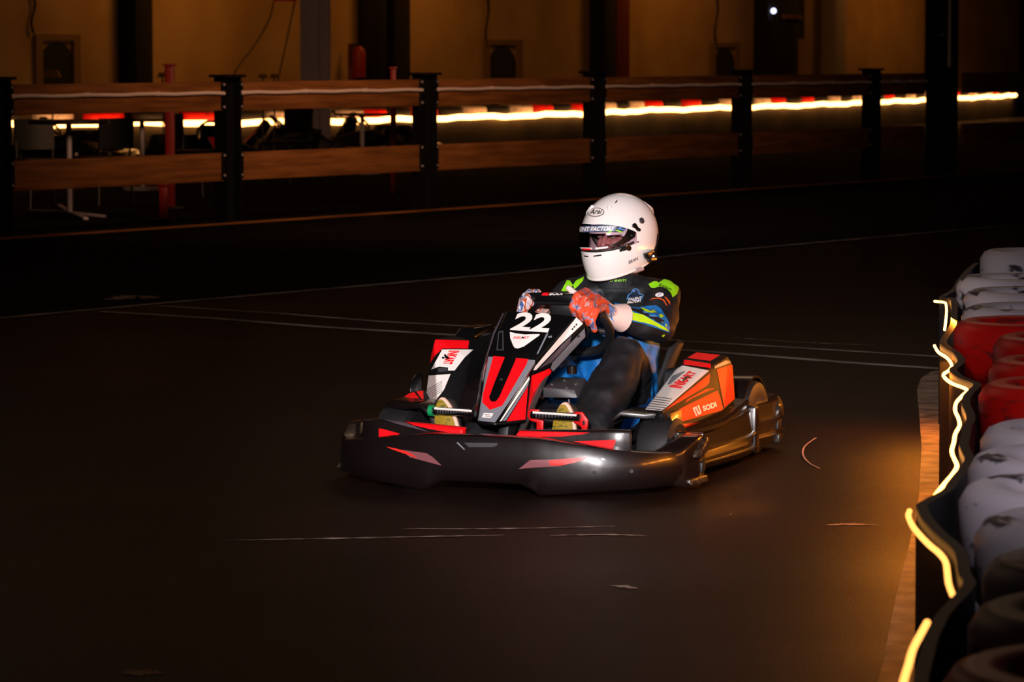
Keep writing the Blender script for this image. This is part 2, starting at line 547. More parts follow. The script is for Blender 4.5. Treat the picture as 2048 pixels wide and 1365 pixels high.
for s in (1, -1):
    sb = ribbed('side_bumper', [(-.47, .50), (-.6, .535), (-.9, .55), (-1.15, .55), (-1.27, .535), (-1.33, .5)],
                lambda t: .165 + .035 * t, lambda t: .03 - .012 * t, kart, ribs=((.2, .3), (.5, .6)), s=s)
    box('end_rib', -1.335, -1.285, min(s * .46, s * .556), max(s * .46, s * .556), .03, .2, 'black_plastic', sb, bevel=.01, kart=True)
# ---- rear bumper wrapping the back
rb = ribbed('rear_bumper', [(-1.34, .515), (-1.5, .525), (-1.68, .51), (-1.77, .46), (-1.82, .3), (-1.83, 0), (-1.82, -.3), (-1.77, -.46), (-1.68, -.51), (-1.5, -.525), (-1.34, -.515)],
            lambda t: .2, lambda t: .03, kart, ribs=((.25, .32), (.62, .7)))
for s in (1, -1):
    hull('scuffed_pad', [(-1.60, s * .515, .135), (-1.60, s * .545, .14), (-1.76, s * .51, .165), (-1.76, s * .49, .2), (-1.62, s * .545, .175), (-1.68, s * .54, .12), (-1.75, s * .50, .13), (-1.62, s * .51, .19)], 'scuffed_plastic', rb, bevel=.008)
    hull('pocket', [(-1.6, s * .50, .085), (-1.6, s * .541, .085), (-1.66, s * .535, .085), (-1.66, s * .5, .115), (-1.6, s * .541, .115), (-1.66, s * .535, .118), (-1.6, s * .5, .115), (-1.66, s * .5, .085)], 'black_matte', rb, bevel=.002)
    hull('mounting_lug', [(-1.6, s * .5, .03), (-1.6, s * .55, .032), (-1.73, s * .52, .032), (-1.73, s * .48, .03), (-1.6, s * .55, .07), (-1.73, s * .52, .075), (-1.6, s * .5, .07), (-1.73, s * .48, .075)], 'scuffed_plastic', rb, bevel=.01, segs=3)

# ---- side pods
pods = {}
def P3(x, y, u=None, v=None, z=None):
    p = pk(x, y, u, v, z); return (p.x, p.y, p.z)
T1, T2, T3, T4 = P3(1370, 718, v=.40), P3(1420, 728, v=.50), P3(1456, 711, v=.50), P3(1392, 704, v=.40)
A_, D_ = P3(1369, 733, v=.405), P3(1419, 742, v=.512)
E_, F_ = P3(1322, 826, v=.515), P3(1289, 820, v=.42)
G_, H_ = P3(1353, 862, v=.548), P3(1447, 822, v=.555)
I_, J_ = P3(1466, 731, v=.488), P3(1471, 800, v=.515)
for s in (1, -1):
    m_ = lambda p: (p[0], s * p[1], p[2])
    core = [T1, T2, T3, T4, A_, D_, E_, F_, G_, H_, I_, J_, (F_[0], .36, .14), (-1.15, .36, .14), (-1.15, .36, .38), (G_[0], .5, .15), (H_[0], .5, .15),
            (-1.19, .46, .2), (T4[0], .36, T4[2] - .02), (A_[0], .36, A_[2] - .03)]
    core = [m_(p) for p in core]
    if s < 0:
        core = [P3(868, 678, v=-.50), P3(941, 681, v=-.40), (-1.12, -.49, .455), (-1.12, -.40, .455), P3(946, 700, v=-.415), P3(860, 728, v=-.52), P3(851, 805, v=-.525), P3(876, 805, v=-.42),
                (-.95, -.54, .2), (-1.19, -.5, .2), (-1.18, -.48, .36), (-.66, -.36, .14), (-1.15, -.36, .14), (-1.15, -.36, .42), (-.7, -.5, .14), (-.95, -.5, .15), (-.8, -.37, .38)]
        toe = hull('pod_toe', [P3(797, 800, v=-.545), P3(822, 783, v=-.545), P3(848, 779, v=-.53), P3(853, 806, v=-.51), (-.5, -.5, .15), (-.5, -.54, .16), (-.95, -.5, .15), (-.95, -.54, .16), (-.55, -.42, .15), (-.62, -.42, .2)], 'pod_black', kart, bevel=.006)
        hull('pod_side_lobe', [P3(817, 770, v=-.575), P3(826, 752, v=-.575), P3(846, 744, v=-.57), P3(817, 792, v=-.57), P3(846, 800, v=-.555), P3(846, 744, v=-.54), P3(846, 792, v=-.53), P3(835, 747, v=-.56)], 'black_gloss', kart, bevel=.012, segs=4)
    pod = hull('side_pod', core, 'pod_black', kart, bevel=.008, segs=3)
    pods[s] = pod
    # skirt around the pod foot
    sk = [P3(1354, 864, v=.55), P3(1400, 853, v=.565), P3(1446, 840, v=.572), P3(1478, 817, v=.56), P3(1499, 799, v=.54)]
    sk = [tuple(q) for q in catmull(sk, 5)]
    rows = [[m_((q[0], q[1] - .12, q[2] + .004)), m_((q[0], q[1] - .01, q[2])), m_((q[0], q[1], q[2] - .008)), m_((q[0], q[1] - .004, q[2] - .024)), m_((q[0], q[1] - .1, q[2] - .03))] for q in sk]
    loft('pod_skirt', rows, 'black_plastic', pod, kart=True, caps=True)
    # cranked deck plate in front of the pod
    dk = [(1221, 837, .34), (1241, 823, .375), (1288, 829, .45), (1338, 826, .53), (1353, 862, .552)]
    rows = []
    for x, y, v0 in dk:
        q = P3(x, y, v=v0); b_ = .16 if x < 1350 else .05
        rows.append([m_((q[0], q[1], q[2])), m_((q[0] - b_, q[1], q[2] + .002)), m_((q[0] - b_, q[1], q[2] - .018)), m_((q[0], q[1], q[2] - .018))])
    loft('wheel_guard', rows, 'black_plastic', kart, kart=True, close=True, caps=True, bevel=.003)
# engine / exhaust housings beside the seat
hull('engine_cover', [(-1.1, .12, .12), (-1.5, .12, .12), (-1.1, .46, .12), (-1.5, .46, .14), (-1.15, .15, .33), (-1.45, .15, .31), (-1.15, .42, .36), (-1.42, .42, .29), (-1.45, .46, .25)], 'black_matte', kart, bevel=.03, segs=4)
hull('exhaust_cover', [(-1.1, -.12, .12), (-1.5, -.12, .12), (-1.1, -.52, .12), (-1.5, -.5, .14), (-1.15, -.15, .33), (-1.45, -.15, .31), (-1.13, -.5, .46), (-1.3, -.5, .45), (-1.13, -.3, .46), (-1.3, -.3, .45)], 'black_matte', kart, bevel=.02, segs=3)
# rear mud guard arc on the driver's left
arc = [(-1.45 + .155 * math.cos(a), .14 + .155 * math.sin(a)) for a in [math.radians(k) for k in range(20, 165, 9)]]
rows = [[(u, .37, z), (u, .5, z + .003), (u, .5, z - .006), (u, .37, z - .006)] for u, z in arc]
loft('rear_mudguard', rows, 'black_plastic', kart, kart=True, close=True, caps=True)
# right pod side box and its grey window seen behind the nose
hull('side_console', [(-.62, -.36, .14), (-1.0, -.36, .14), (-.62, -.24, .14), (-1.0, -.24, .14), (-.7, -.36, .30), (-1.0, -.36, .36), (-.7, -.24, .27), (-1.0, -.24, .33)], 'black_plastic', kart, bevel=.012)

# ---- fuel tank, mounting plate with knobs, column
hull('fuel_tank', [(-.52, -.1, .06), (-.52, .16, .06), (-.78, -.1, .06), (-.78, .16, .06), (-.5, -.1, .24), (-.5, .16, .25), (-.8, -.1, .25), (-.8, .15, .25)], 'black_matte', kart, bevel=.02, segs=3)
pl = hull('tank_bracket', [(-.5, .03, .285), (-.52, .155, .285), (-.66, .15, .29), (-.66, .02, .29), (-.5, .03, .32), (-.52, .14, .315), (-.64, .14, .345), (-.66, .02, .345)], 'dark_grey', kart, bevel=.005)
for q in [(1104, 770), (1129, 762), (1152, 769), (1157, 755), (1133, 777)]:
    h = bvh([pl]).ray_cast(CAM, ray(*q).normalized())
    if h[0] is None: continue
    v, f = tube_geo([h[0] - h[1] * .003, h[0] + h[1] * .004], .0055, 10)
    mesh('bolt', v, f, 'chrome', pl)
p = P3(1144, 737, v=.1)
tube('filler_cap', [(p[0], p[1], p[2] - .02), (p[0], p[1], p[2] + .008)], .018, 'black_gloss', pl, kart=True, seg=16)
tube('steering_column', [(-.3, 0, .12), (-.69, .035, .50)], .012, 'steel', kart, kart=True)
tube('brake_cable', catmull([(-.45, .16, .06), (-.5, .14, .16), (-.52, .12, .28)], 5), .004, 'dark_grey', kart, kart=True)

# ---- nose fairing with number panel
n = {}
n['cl0'], n['cr0'] = P3(957, 846, u=-.26), P3(990, 850, u=-.26)
n['R0'], n['L0'] = P3(1050, 843, u=-.33), P3(946, 838, u=-.33)
n['cl1'], n['cr1'] = P3(976, 713, u=-.46), P3(1071, 722, u=-.46)
n['eL'] = P3(1060, 750, u=-.465)
n['L1'] = P3(963, 745, u=-.50)
n['eM'] = P3(1104, 722, u=-.53)
n['cl2'], n['cr2'] = P3(1014, 622, u=-.58), P3(1151, 633, u=-.58)
n['eT'] = P3(1169, 650, u=-.60)
n['L2'] = P3(985, 668, u=-.56); n['L3'] = P3(1006, 624, u=-.60)
n['sT'] = P3(1172, 674, u=-.63); n['sL'] = P3(1105, 746, u=-.57)
n['r1'] = P3(1099, 737, u=-.54)
n['rM'] = P3(1069, 789, u=-.48); n['rB'] = P3(1053, 842, u=-.40)
n['Lb0'] = (n['L0'][0] - .08, n['L0'][1] - .01, n['L0'][2]); n['Lb1'] = (n['L1'][0] - .08, n['L1'][1] - .01, n['L1'][2] - .03)
n['Lb3'] = (n['L3'][0] - .05, n['L3'][1] - .005, n['L3'][2] - .05)
n['m0'] = P3(973, 848, u=-.257)
n['m1'] = P3(1020, 718, u=-.45)
n['m2'] = P3(1084, 626, u=-.572)
keys = list(n); ix = {k: i for i, k in enumerate(keys)}
fs = [('cl0', 'm0', 'm1', 'cl1'), ('m0', 'cr0', 'cr1', 'm1'), ('cl1', 'm1', 'm2', 'cl2'), ('m1', 'cr1', 'cr2', 'm2'), ('cr0', 'R0', 'eL', 'cr1'),
      ('cr1', 'eL', 'eM', 'eT', 'cr2'), ('eL', 'r1', 'eM'), ('eM', 'r1', 'sL', 'sT', 'eT'), ('eL', 'R0', 'rB', 'rM', 'sL', 'r1'),
      ('L0', 'cl0', 'cl1', 'L1'), ('L1', 'cl1', 'cl2', 'L2'), ('L2', 'cl2', 'L3'), ('Lb0', 'L0', 'L1', 'Lb1'), ('Lb1', 'L1', 'L2', 'L3', 'Lb3')]
nose = mesh('nose_fairing', [n[k] for k in keys], [tuple(ix[k] for k in f) for f in fs], 'black_gloss', kart, kart=True, solid=.012, bevel=.004, ang=20, offs=-1)
# inner bracing closing the fairing
hull('nose_support', [(-.34, -.08, .12), (-.34, -.04, .12), (-.36, -.08, .2), (-.36, -.04, .2), (-.54, -.11, .2), (-.54, -.06, .2), (-.68, -.09, .42), (-.68, -.03, .42), (-.66, -.09, .48), (-.66, -.02, .48)], 'black_matte', kart, bevel=.01)

# ---- steering wheel: tilted ring with a flat top bar
def wp(a, ro=1.0, d=0.0):
    ca, sa = math.cos(a), math.sin(a)
    x = .150 * ca * ro; y = .155 * min(sa, .86) * ro
    return Vector((-.755 + y * .78 + d * .5, .028 + x, .522 + y * .70 - d * .8))
ring = [wp(2 * PI * i / 72) for i in range(72)]
sw = tube('steering_wheel', ring, .0165, 'black_matte', kart, kart=True, seg=14, closed=True)
a = wp(PI / 2)
bar = hull('crossbar', [(a.x + du, v0, a.z + dz) for du in (-.02, .02) for v0 in (-.085, .11) for dz in (-.006, .026)], 'black_gloss', sw, bevel=.006)
hull('hub', [(-.79, -.02, .5), (-.79, .10, .5), (-.70, -.02, .59), (-.70, .10, .59), (-.76, -.02, .46), (-.76, .1, .46), (-.66, .0, .56), (-.66, .08, .56), (a.x, -.01, a.z - .01), (a.x, .09, a.z - .01)], 'black_matte', sw, bevel=.012)
for ang in (PI + .25, -.25):
    q = wp(ang); 
    tube('spoke', [(-.755, .028, .522), (q.x, q.y, q.z)], .012, 'black_matte', sw, kart=True)

# ---- pedals
def pedal(v0, v1, s, left):
    z0 = P3(1110, 832, u=-.262)[2]
    p = tube('pedal', [(-.262, v0, z0), (-.262, v1, z0 - .004)], .0125, 'black_gloss', kart, kart=True, seg=14)
    tube('grip_strip', [(-.252, v0 + .01, z0 + .0095), (-.252, v1 - .01, z0 + .0055)], .0042, 'white', p, kart=True, seg=6)
    nrib = 12
    parts = [tube_geo([(-.262, v0 + .02 + (v1 - v0 - .04) * i / nrib, z0), (-.262, v0 + .026 + (v1 - v0 - .04) * i / nrib, z0)], .0132, 12) for i in range(nrib)]
    v, f = join_geo(parts); mesh('knurls', v, f, 'dark_grey', p, kart=True)
    return p, z0
p, z0 = pedal(.082, .262, 1, False)
def plate(name, px, u, m, parent, th=.012):
    pts = [P3(x, y, u=u) for x, y in px]
    k = len(pts)
    V = pts + [(q[0] - th, q[1], q[2]) for q in pts]
    Fc = [tuple(range(k)), tuple(range(2 * k - 1, k - 1, -1))] + [(i, (i + 1) % k, (i + 1) % k + k, i + k) for i in range(k)]
    return mesh(name, V, Fc, m, parent, kart=True, bevel=.002, ang=25)
plate('pedal_bracket', [(1055, 824), (1060, 819), (1077, 820), (1078, 826), (1065, 829), (1066, 838), (1086, 842), (1085, 872), (1072, 872), (1073, 846), (1060, 842), (1055, 835)], -.268, 'red_paint', p)
e1 = plate('pedal_end_plate', [(1146, 828), (1152, 824), (1164, 825), (1175, 841), (1175, 852), (1170, 872), (1160, 872), (1163, 856), (1156, 850), (1147, 846)], -.262, 'red_paint', p)
plate('bracket_hole', [(1157, 831), (1162, 831), (1162, 838), (1157, 838)], -.2605, 'black_matte', e1, th=.003)
plate('bracket_hole', [(1165, 842), (1170, 843), (1169, 851), (1165, 850)], -.2605, 'black_matte', e1, th=.003)
p, z0 = pedal(-.285, -.125, -1, True)
tube('end_cap', [(-.262, -.298, z0), (-.262, -.282, z0)], .02, 'green', p, kart=True, seg=18)
plate('pedal_bracket', [(858, 835), (868, 838), (880, 872), (868, 872)], -.275, 'black_matte', p)

# ---- seat shell
rows = []
for i in range(13):
    t = i / 12
    u = -.86 - .44 * t - .03 * math.sin(t * PI); z = .075 + .36 * t ** 2.0
    w = .155 + .035 * math.sin(t * PI) - .02 * t
    h = .06 * (1 - t * .6) + .02 * math.sin(t * PI)
    r = []
    for k in range(11):
        a = PI * k / 10 - PI / 2
        r.append((u + (h * (1 - math.cos(a))) * (.35 + .6 * t), .03 + w * math.sin(a) * 1.15, z + (h * (1 - math.cos(a))) * (1 - .6 * t)))
    rows.append(r)
loft('seat', rows, 'black_matte', kart, kart=True, solid=.014)
sw_pts = [(1336, 690, -1.2), (1352, 679, -1.22), (1366, 688, -1.24), (1348, 735, -1.2), (1330, 775, -1.15), (1306, 812, -1.08), (1298, 806, -1.06), (1312, 776, -1.1), (1326, 735, -1.15)]
pp = [P3(x, y, u=u) for x, y, u in sw_pts]
hull('seat_wing', pp + [(p[0] - .05, p[1] - .012, p[2]) for p in pp], 'black_matte', kart, bevel=.01, segs=3)
# ================================================================== DRIVER
driver = thing('person', 'person in a white helmet and black, blue and lime racing suit driving the kart', 'person', K(-1.02, .03, .1), 0)
# continuous body under the clothes
hy = math.radians(22 + 20)           # helmet heading: right of the kart's own heading
HC = K(-1.2, .058, .823)             # helmet centre
HF = Vector((-math.sin(hy), -math.cos(hy), 0)); HL = Vector((math.cos(hy), -math.sin(hy), 0))
tilt = math.radians(4)
HU = (Vector((0, 0, 1)) * math.cos(tilt) + HF * math.sin(tilt)); HF = (HF - HU * HF.dot(HU)).normalized()
def hp(f, l, z): return HC + HF * f + HL * l + HU * z
def kk(p): q = KI @ p; return (q.x, q.y, q.z)

def limb(*pts): return [tuple(p) for p in pts]
L_sh, R_sh = (-1.2, .215, .592), (-1.16, -.115, .585)
L_el, R_el = tuple(pk(1322, 656, u=-1.04)), tuple(pk(1098, 652, u=-.98))
L_wr, R_wr = tuple(pk(1236, 634, u=-.85)), tuple(pk(1086, 619, u=-.80))
def hpf(f, l, z): return hp(f, l, z - .006)
hd = [limb((*kk(hpf(-.01, 0, .03)), .082), (*kk(hpf(.0, 0, -.02)), .075), (*kk(hpf(.03, 0, -.07)), .045)),
      limb((*kk(hpf(-.02, 0, -.05)), .055), (-1.19, .05, .64, .055), (-1.19, .05, .56, .06)),
      limb((*kk(hpf(.078, 0, .012)), .009), (*kk(hpf(.098, 0, -.022)), .0125)),                      # nose
      limb((*kk(hpf(.066, .03, -.02)), .022), (*kk(hpf(.05, .045, -.03)), .022)), limb((*kk(hpf(.066, -.03, -.02)), .022), (*kk(hpf(.05, -.045, -.03)), .022)),
      limb((*kk(hpf(.072, -.02, -.062)), .008), (*kk(hpf(.076, 0, -.060)), .009), (*kk(hpf(.072, .02, -.062)), .008)),
      limb((*kk(hpf(-.01, .078, -.02)), .014), (*kk(hpf(-.015, .08, .005)), .014)), limb((*kk(hpf(-.01, -.078, -.02)), .014), (*kk(hpf(-.015, -.08, .005)), .014))]
hd += [limb((-1.19, .05, .56, .09), (-1.14, .04, .36, .11), (-1.03, .03, .18, .12)),
       limb((-1.2, -.08, .57, .055), (-1.2, .18, .58, .055)), limb((*L_sh, .05), (*L_el, .036), (*L_wr, .026)), limb((*R_sh, .05), (*R_el, .036), (*R_wr, .026)),
       limb((-1.03, .12, .19, .08), (-.78, .23, .38, .045), (-.40, .2, .13, .03)), limb((-1.03, -.06, .19, .08), (-.78, -.15, .37, .045), (-.40, -.2, .13, .03))]
body = capsules('body', hd, 'skin', driver, voxel=.0055, sm=3)
for s in (1, -1):
    for nm, mt, f_, r_ in (('eye', 'eye_white', .072, .0125), ('pupil', 'eye_dark', .0795, .0066)):
        bm = bmesh.new(); bmesh.ops.create_icosphere(bm, subdivisions=2, radius=r_, matrix=Matrix.Translation(hpf(f_ + .004, s * .031, .012)))
        me = bpy.data.meshes.new(nm); bm.to_mesh(me); bm.free(); me.materials.append(M[mt]); smooth(me, 180)
        link(bpy.data.objects.new(nm, me), driver)
    tube('eyebrow', [hpf(.080, s * .014, .030), hpf(.081, s * .03, .036), hpf(.072, s * .05, .031)], [.003, .0038, .002], 'brow', driver)
    tube('upper_eyelid', [hpf(.083, s * .018, .018), hpf(.085, s * .031, .022), hpf(.077, s * .046, .018)], [.002, .003, .002], 'skin', driver)
# balaclava / padding inside the helmet
v, f = tube_geo([hp(.045 + .02 * math.cos(a), .088 * math.sin(a), .055 * math.cos(a) - .005) for a in [2 * PI * i / 40 for i in range(40)]], .0105, 8, closed=True)
mesh('head_sock', v, f, 'black_matte', driver)

# ---- race suit
leg = lambda *p: limb(*p)
arms = [leg((-1.2, -.05, .60, .085), (*L_sh, .076), (*[(a + b) / 2 for a, b in zip(L_sh, L_el)], .068), (*L_el, .060), (*[(a + b) / 2 for a, b in zip(L_el, L_wr)], .054), (*L_wr, .037)),
        leg((-1.2, .1, .60, .085), (*R_sh, .078), (*[(a + b) / 2 for a, b in zip(R_sh, R_el)], .064), (*R_el, .056), (*[(a + b) / 2 for a, b in zip(R_el, R_wr)], .046), (*R_wr, .034))]
torso = [leg((-1.03, .03, .19, .13), (-1.1, .035, .32, .132), (-1.15, .045, .44, .135), (-1.19, .045, .54, .12)),
         leg((-1.16, -.03, .50, .12), (-1.16, .12, .50, .12)), leg((-1.08, -.03, .28, .115), (-1.08, .10, .28, .125)), leg((-1.08, .13, .24, .115), (-1.13, .13, .42, .105)),
         leg((-1.19, .05, .60, .08), (-1.185, .052, .655, .068))]
legs = [leg((-1.03, .125, .19, .12), (-.9, .19, .33, .10), (-.765, .235, .405, .078), (-.66, .23, .32, .088), (-.52, .215, .20, .088), (-.42, .2, .12, .075)),
        leg((-1.03, -.06, .19, .12), (-.9, -.1, .33, .10), (-.765, -.15, .40, .078), (-.6, -.17, .26, .075), (-.42, -.19, .12, .07))]
suit = capsules('race_suit', arms + torso + legs, 'suit_black', driver, voxel=.008, sm=5)
tx = bpy.data.textures.new('cloth_folds', 'CLOUDS'); tx.noise_scale = .085; tx.noise_depth = 1
md = suit.modifiers.new('d', 'DISPLACE'); md.texture = tx; md.strength = .022; md.mid_level = .5; md.texture_coords = 'GLOBAL'
finish(suit)
for p_ in suit.data.polygons: p_.use_smooth = True
suit.data.materials.clear()
for k in ('suit_black', 'suit_blue', 'suit_teal', 'suit_dark_blue'): suit.data.materials.append(M[k])
def seg_d(p, a, b):
    a, b, p = Vector(a[:3]), Vector(b[:3]), p
    t = max(0, min(1, (p - a).dot(b - a) / (b - a).length_squared)); return (p - a - (b - a) * t).length
def chain_d(p, ch): return min(seg_d(p, a, b) - (a[3] + b[3]) / 2 for a, b in zip(ch, ch[1:]))
KR = KI.to_3x3()
for p_ in suit.data.polygons:
    q = KI @ p_.center; nn = KR @ p_.normal
    dist = [min(chain_d(q, arms[0]), chain_d(q, arms[1])), min(chain_d(q, t) for t in torso), chain_d(q, legs[0]), chain_d(q, legs[1])]
    k = dist.index(min(dist))
    if k == 1: p_.material_index = 2 if q.z > .53 else 1
    elif k == 3: p_.material_index = 1 if q.x < -.58 and (nn.y > -.1 or nn.z > .5) else 0
    elif k == 2:
        # under-thigh and inner calf of the left leg are blue
        und = q.x < -.55 and (q.z < .205 - (q.x + .75) * .15) or q.x < -.93
        p_.material_index = 1 if q.x < -.95 else (3 if (und and q.z < .25) else 0)
    else: p_.material_index = 0

# ---- collar and neck warmer
col = [(-1.185 + .075 * math.cos(a), .052 + .08 * math.sin(a), .665 + .012 * math.cos(a)) for a in [2 * PI * i / 28 for i in range(28)]]
rows = [[(q[0] + (q[0] + 1.185) * k2, q[1] + (q[1] - .052) * k2, q[2] + dz) for q in col] for k2, dz in ((.12, -.045), (.04, -.01), (0, .02), (-.06, .03), (-.1, .0))]
loft('collar', rows, 'suit_teal', driver, kart=True, close=True)
tube('neck_warmer', [K(-1.185, .052, .655), K(-1.19, .055, .70), hp(-.02, 0, -.09)], [.064, .064, .07], 'black_matte', driver, seg=24)
nsp = [tuple(pk(x, y, u=-1.135)) for x, y in ((1249, 549), (1262, 541), (1282, 533), (1289, 536), (1287, 541), (1272, 546))]
hull('neck_scarf', nsp + [(p[0] - .03, p[1] - .01, p[2] - .004) for p in nsp], 'fabric_grey', driver, bevel=.004)

# ---- shoes
def shoe(v0, lean, name):
    rt = lambda du, dv, dz, r: (-.325 + du, v0 + dv + lean * (dz - .05), dz, r)
    sh = capsules(name, [limb(rt(-.02, 0, .075, .034), rt(-.008, 0, .14, .033), rt(0, 0, .22, .038), rt(0, 0, .255, .034)), limb(rt(-.03, 0, .08, .034), rt(-.05, 0, .12, .04))], 'shoe', driver, voxel=.006)
    V = []; k = 28
    for du in (.030, .046):
        for i in range(k):
            a = 2 * PI * i / k
            z = .168 + .128 * math.sin(a); w = (.046 if z > .168 else .046 - .010 * (.168 - z) / .128) * math.cos(a)
            sg = 1.0 - .12 * max(0, math.sin(a)) ** 4
            V.append((-.325 + du, v0 + w * sg + lean * (z - .05), z))
    Fc = [tuple(range(k)), tuple(range(2 * k - 1, k - 1, -1))] + [(i, (i + 1) % k, (i + 1) % k + k, i + k) for i in range(k)]
    rim = mesh('sole_edge', V, Fc, 'sole_rim', sh, kart=True, bevel=.004, ang=50)
    V2 = [(x + .004 if i >= k else x, v0 + lean * (z - .05) - .004 + (y - v0 - lean * (z - .05)) * .86, .168 + (z - .168) * .94) for i, (x, y, z) in enumerate(V)]
    mesh('sole', V2, Fc, 'sole', sh, kart=True, bevel=.002, ang=50)
    return sh
shoe(.19, .03, 'shoe'); shoe(-.215, -.18, 'shoe')

# ---- gloves
def glove(name, Rs, Mo, Po, Do, To, wrist, thumb, m, fr=.0125, cuff=None):
    ch = []
    for i, (x, y) in enumerate(Rs):
        g = fr * (1.0, 1.06, 1.0, .9)[i]
        Mp = pk(x + Mo[0], y + Mo[1], u=Mo[2]); Pp = pk(x + Po[0], y + Po[1], u=Po[2]); Dp = pk(x + Do[0], y + Do[1], u=Do[2]); Tp = pk(x + To[0], y + To[1], u=To[2])
        ch.append(limb((*Mp, g * 1.12), (*Pp, g), (*Dp, g * .95), (*Tp, g * .85)))
        ch.append(limb((*Mp, g * 1.1), (*wrist, .026)))
    ch.append(limb(*[(*pk(x, y, u=u), r) for x, y, u, r in thumb]))
    return capsules(name, ch, m, driver, voxel=.0032, sm=2)
gl = glove('glove', [(1154, 606), (1168, 613), (1181, 623), (1192, 636)], (17, -22, -.74), (0, -14, -.635), (-9, 8, -.61), (-3, 24, -.635), L_wr,
           [(1206, 604, -.79, .017), (1172, 596, -.76, .0145), (1150, 588, -.71, .0125), (1137, 577, -.70, .0115)], 'glove_orange', fr=.0152)
gl.data.materials.append(M['glove_cream'])
thc = [tuple(pk(x, y, u=u)) + (r,) for x, y, u, r in [(1200, 600, -.79, .012), (1172, 596, -.76, .0145), (1150, 588, -.71, .0125), (1137, 577, -.70, .0115)]]
for p_ in gl.data.polygons:
    q = KI @ p_.center
    if chain_d(q, thc) < .004 or (q - Vector(L_wr)).length < .088: p_.material_index = 1
gr = glove('glove', [(1064, 594), (1056, 601), (1050, 610), (1047, 620)], (12, -8, -.74), (-6, -9, -.66), (-9, 5, -.62), (0, 14, -.64), R_wr,
           [(1084, 607, -.77, .015), (1074, 592, -.72, .0125), (1070, 586, -.69, .0115)], 'glove_stripe', fr=.0125)
def cuff(w, e, r0, r1, l0, l1, m='glove_cream'):
    w, e = Vector(w), Vector(e); d = (e - w).normalized()
    v, f = tube_geo([w + d * l0, w + d * (l0 * .5 + l1 * .5), w + d * l1], [r0, (r0 + r1) / 2, r1], 20)
    return mesh('cuff', v, f, m, gl if w.y > 0 else gr, kart=True)
cuff(L_wr, L_el, .034, .052, -.05, .022)
cuff(R_wr, R_el, .027, .034, -.03, .04, 'fabric_grey')

# ---- helmet
def hel(az, t, out=0.0):
    """az: 0 = front, + = driver's left; t: 0 crown .. 1 lower rim"""
    ca, sa = math.cos(az), math.sin(az)
    fr = (1 + ca) / 2
    zb = -.150 * fr ** 1.3 + -.088 * (1 - fr ** 1.3)
    th = t * PI * .5 / .55
    if t <= .55: z = .152 * math.cos(th); h = math.sin(th)
    else:
        k = (t - .55) / .45; z = zb * k
        h = 1 - (.16 * fr + .20 * (1 - fr)) * k ** 2.4
    a = .165 + out; b = .126 + out
    if z > 0: z = z * (1 + out / .15)
    # chin bar pushed forward, brow slightly flat
    f = a * ca * h; l = b * sa * h
    if ca > 0 and z < .0: f += .012 * ca * math.sin(min(1, -z / .12) * PI / 2)
    if ca < 0: f *= .97
    return hp(f, l, z)
NA, NT = 120, 60
V, Fc = [], []
grid = {}
def in_port(az, t):
    a = math.degrees(az)
    a = (a + 180) % 360 - 180
    if abs(a) > 66: return False
    z0, z1 = .505, .675
    k = abs(a) / 66
    top = z0 + .045 * k ** 3; bot = z1 - .07 * k ** 3
    if k > .85: top += (k - .85) * .25; bot -= (k - .85) * .25
    return top < t < bot
for j in range(NT + 1):
    for i in range(NA):
        V.append(hel(2 * PI * i / NA, j / NT))
for j in range(NT):
    for i in range(NA):
        az = 2 * PI * (i + .5) / NA
        if in_port(az, (j + .5) / NT): continue
        a, b = j * NA + i, j * NA + (i + 1) % NA
        Fc.append((a, b, b + NA, a + NA))
helmet = mesh('helmet', V, Fc, 'helmet', driver, solid=.018, ang=50, offs=-1)
rim = [hel(2 * PI * i / NA, 1.0, -.004) for i in range(NA)]
tube('rim_trim', rim, .006, 'white', helmet, closed=True, seg=8)
# visor
rows = []
for j in range(13):
    r = []
    for i in range(41):
        az = math.radians(-72 + 144 * i / 40); k = abs(-72 + 144 * i / 40) / 72
        t0, t1 = .425 + .085 * k ** 3, .688 - .06 * k ** 3
        r.append(hel(az, t0 + (t1 - t0) * j / 12, .0045))
    rows.append(r)
visor = loft('visor', rows, 'visor', helmet, solid=.002, ang=60)
# dark gasket round the eye port
vs = []
for i in range(41):
    a_ = -68 + 136 * i / 40; k = abs(a_) / 68
    vs.append(hel(math.radians(a_), .678 - .065 * k ** 3, .001))
tube('port_gasket', vs, .0045, 'black_matte', helmet, seg=8)
# helmet furniture
def knob(name, x, y, r, th, m, parent=None):
    h = BH.ray_cast(CAM, ray(x, y).normalized())
    if h[0] is None: return None
    nn = h[1] if h[1].dot(ray(x, y)) < 0 else -h[1]
    v, f = tube_geo([h[0] - nn * .002, h[0] + nn * th], r, 20)
    return mesh(name, v, f, m, parent or helmet)
BH = bvh([helmet, visor]); BHo = bvh([helmet])
k1 = knob('visor_pivot', 1282, 442, .011, .006, 'steel'); knob('pivot_screw', 1282, 442, .007, .0075, 'dark_grey', k1)
v, f = join_geo([tube_geo([p1, p2], [.0088, .0065], 14) for p1, p2 in [(BHo.ray_cast(CAM, ray(1268, 450).normalized())[0], BHo.ray_cast(CAM, ray(1277, 461).normalized())[0])]])
mesh('visor_lever', v, f, 'black_gloss', helmet)
knob('lever_head', 1268, 452, .009, .007, 'black_gloss')
knob('lever_tip', 1277, 460, .006, .006, 'black_gloss')
lt = knob('visor_latch', 1256, 496, .0095, .009, 'black_gloss')
q1 = BHo.ray_cast(CAM, ray(1254, 496).normalized())[0]; q2 = BHo.ray_cast(CAM, ray(1239, 502).normalized())[0]
tube('latch_arm', [q1, q2], [.008, .005], 'black_gloss', lt)
knob('latch_screw', 1251, 491, .0045, .012, 'steel', lt)
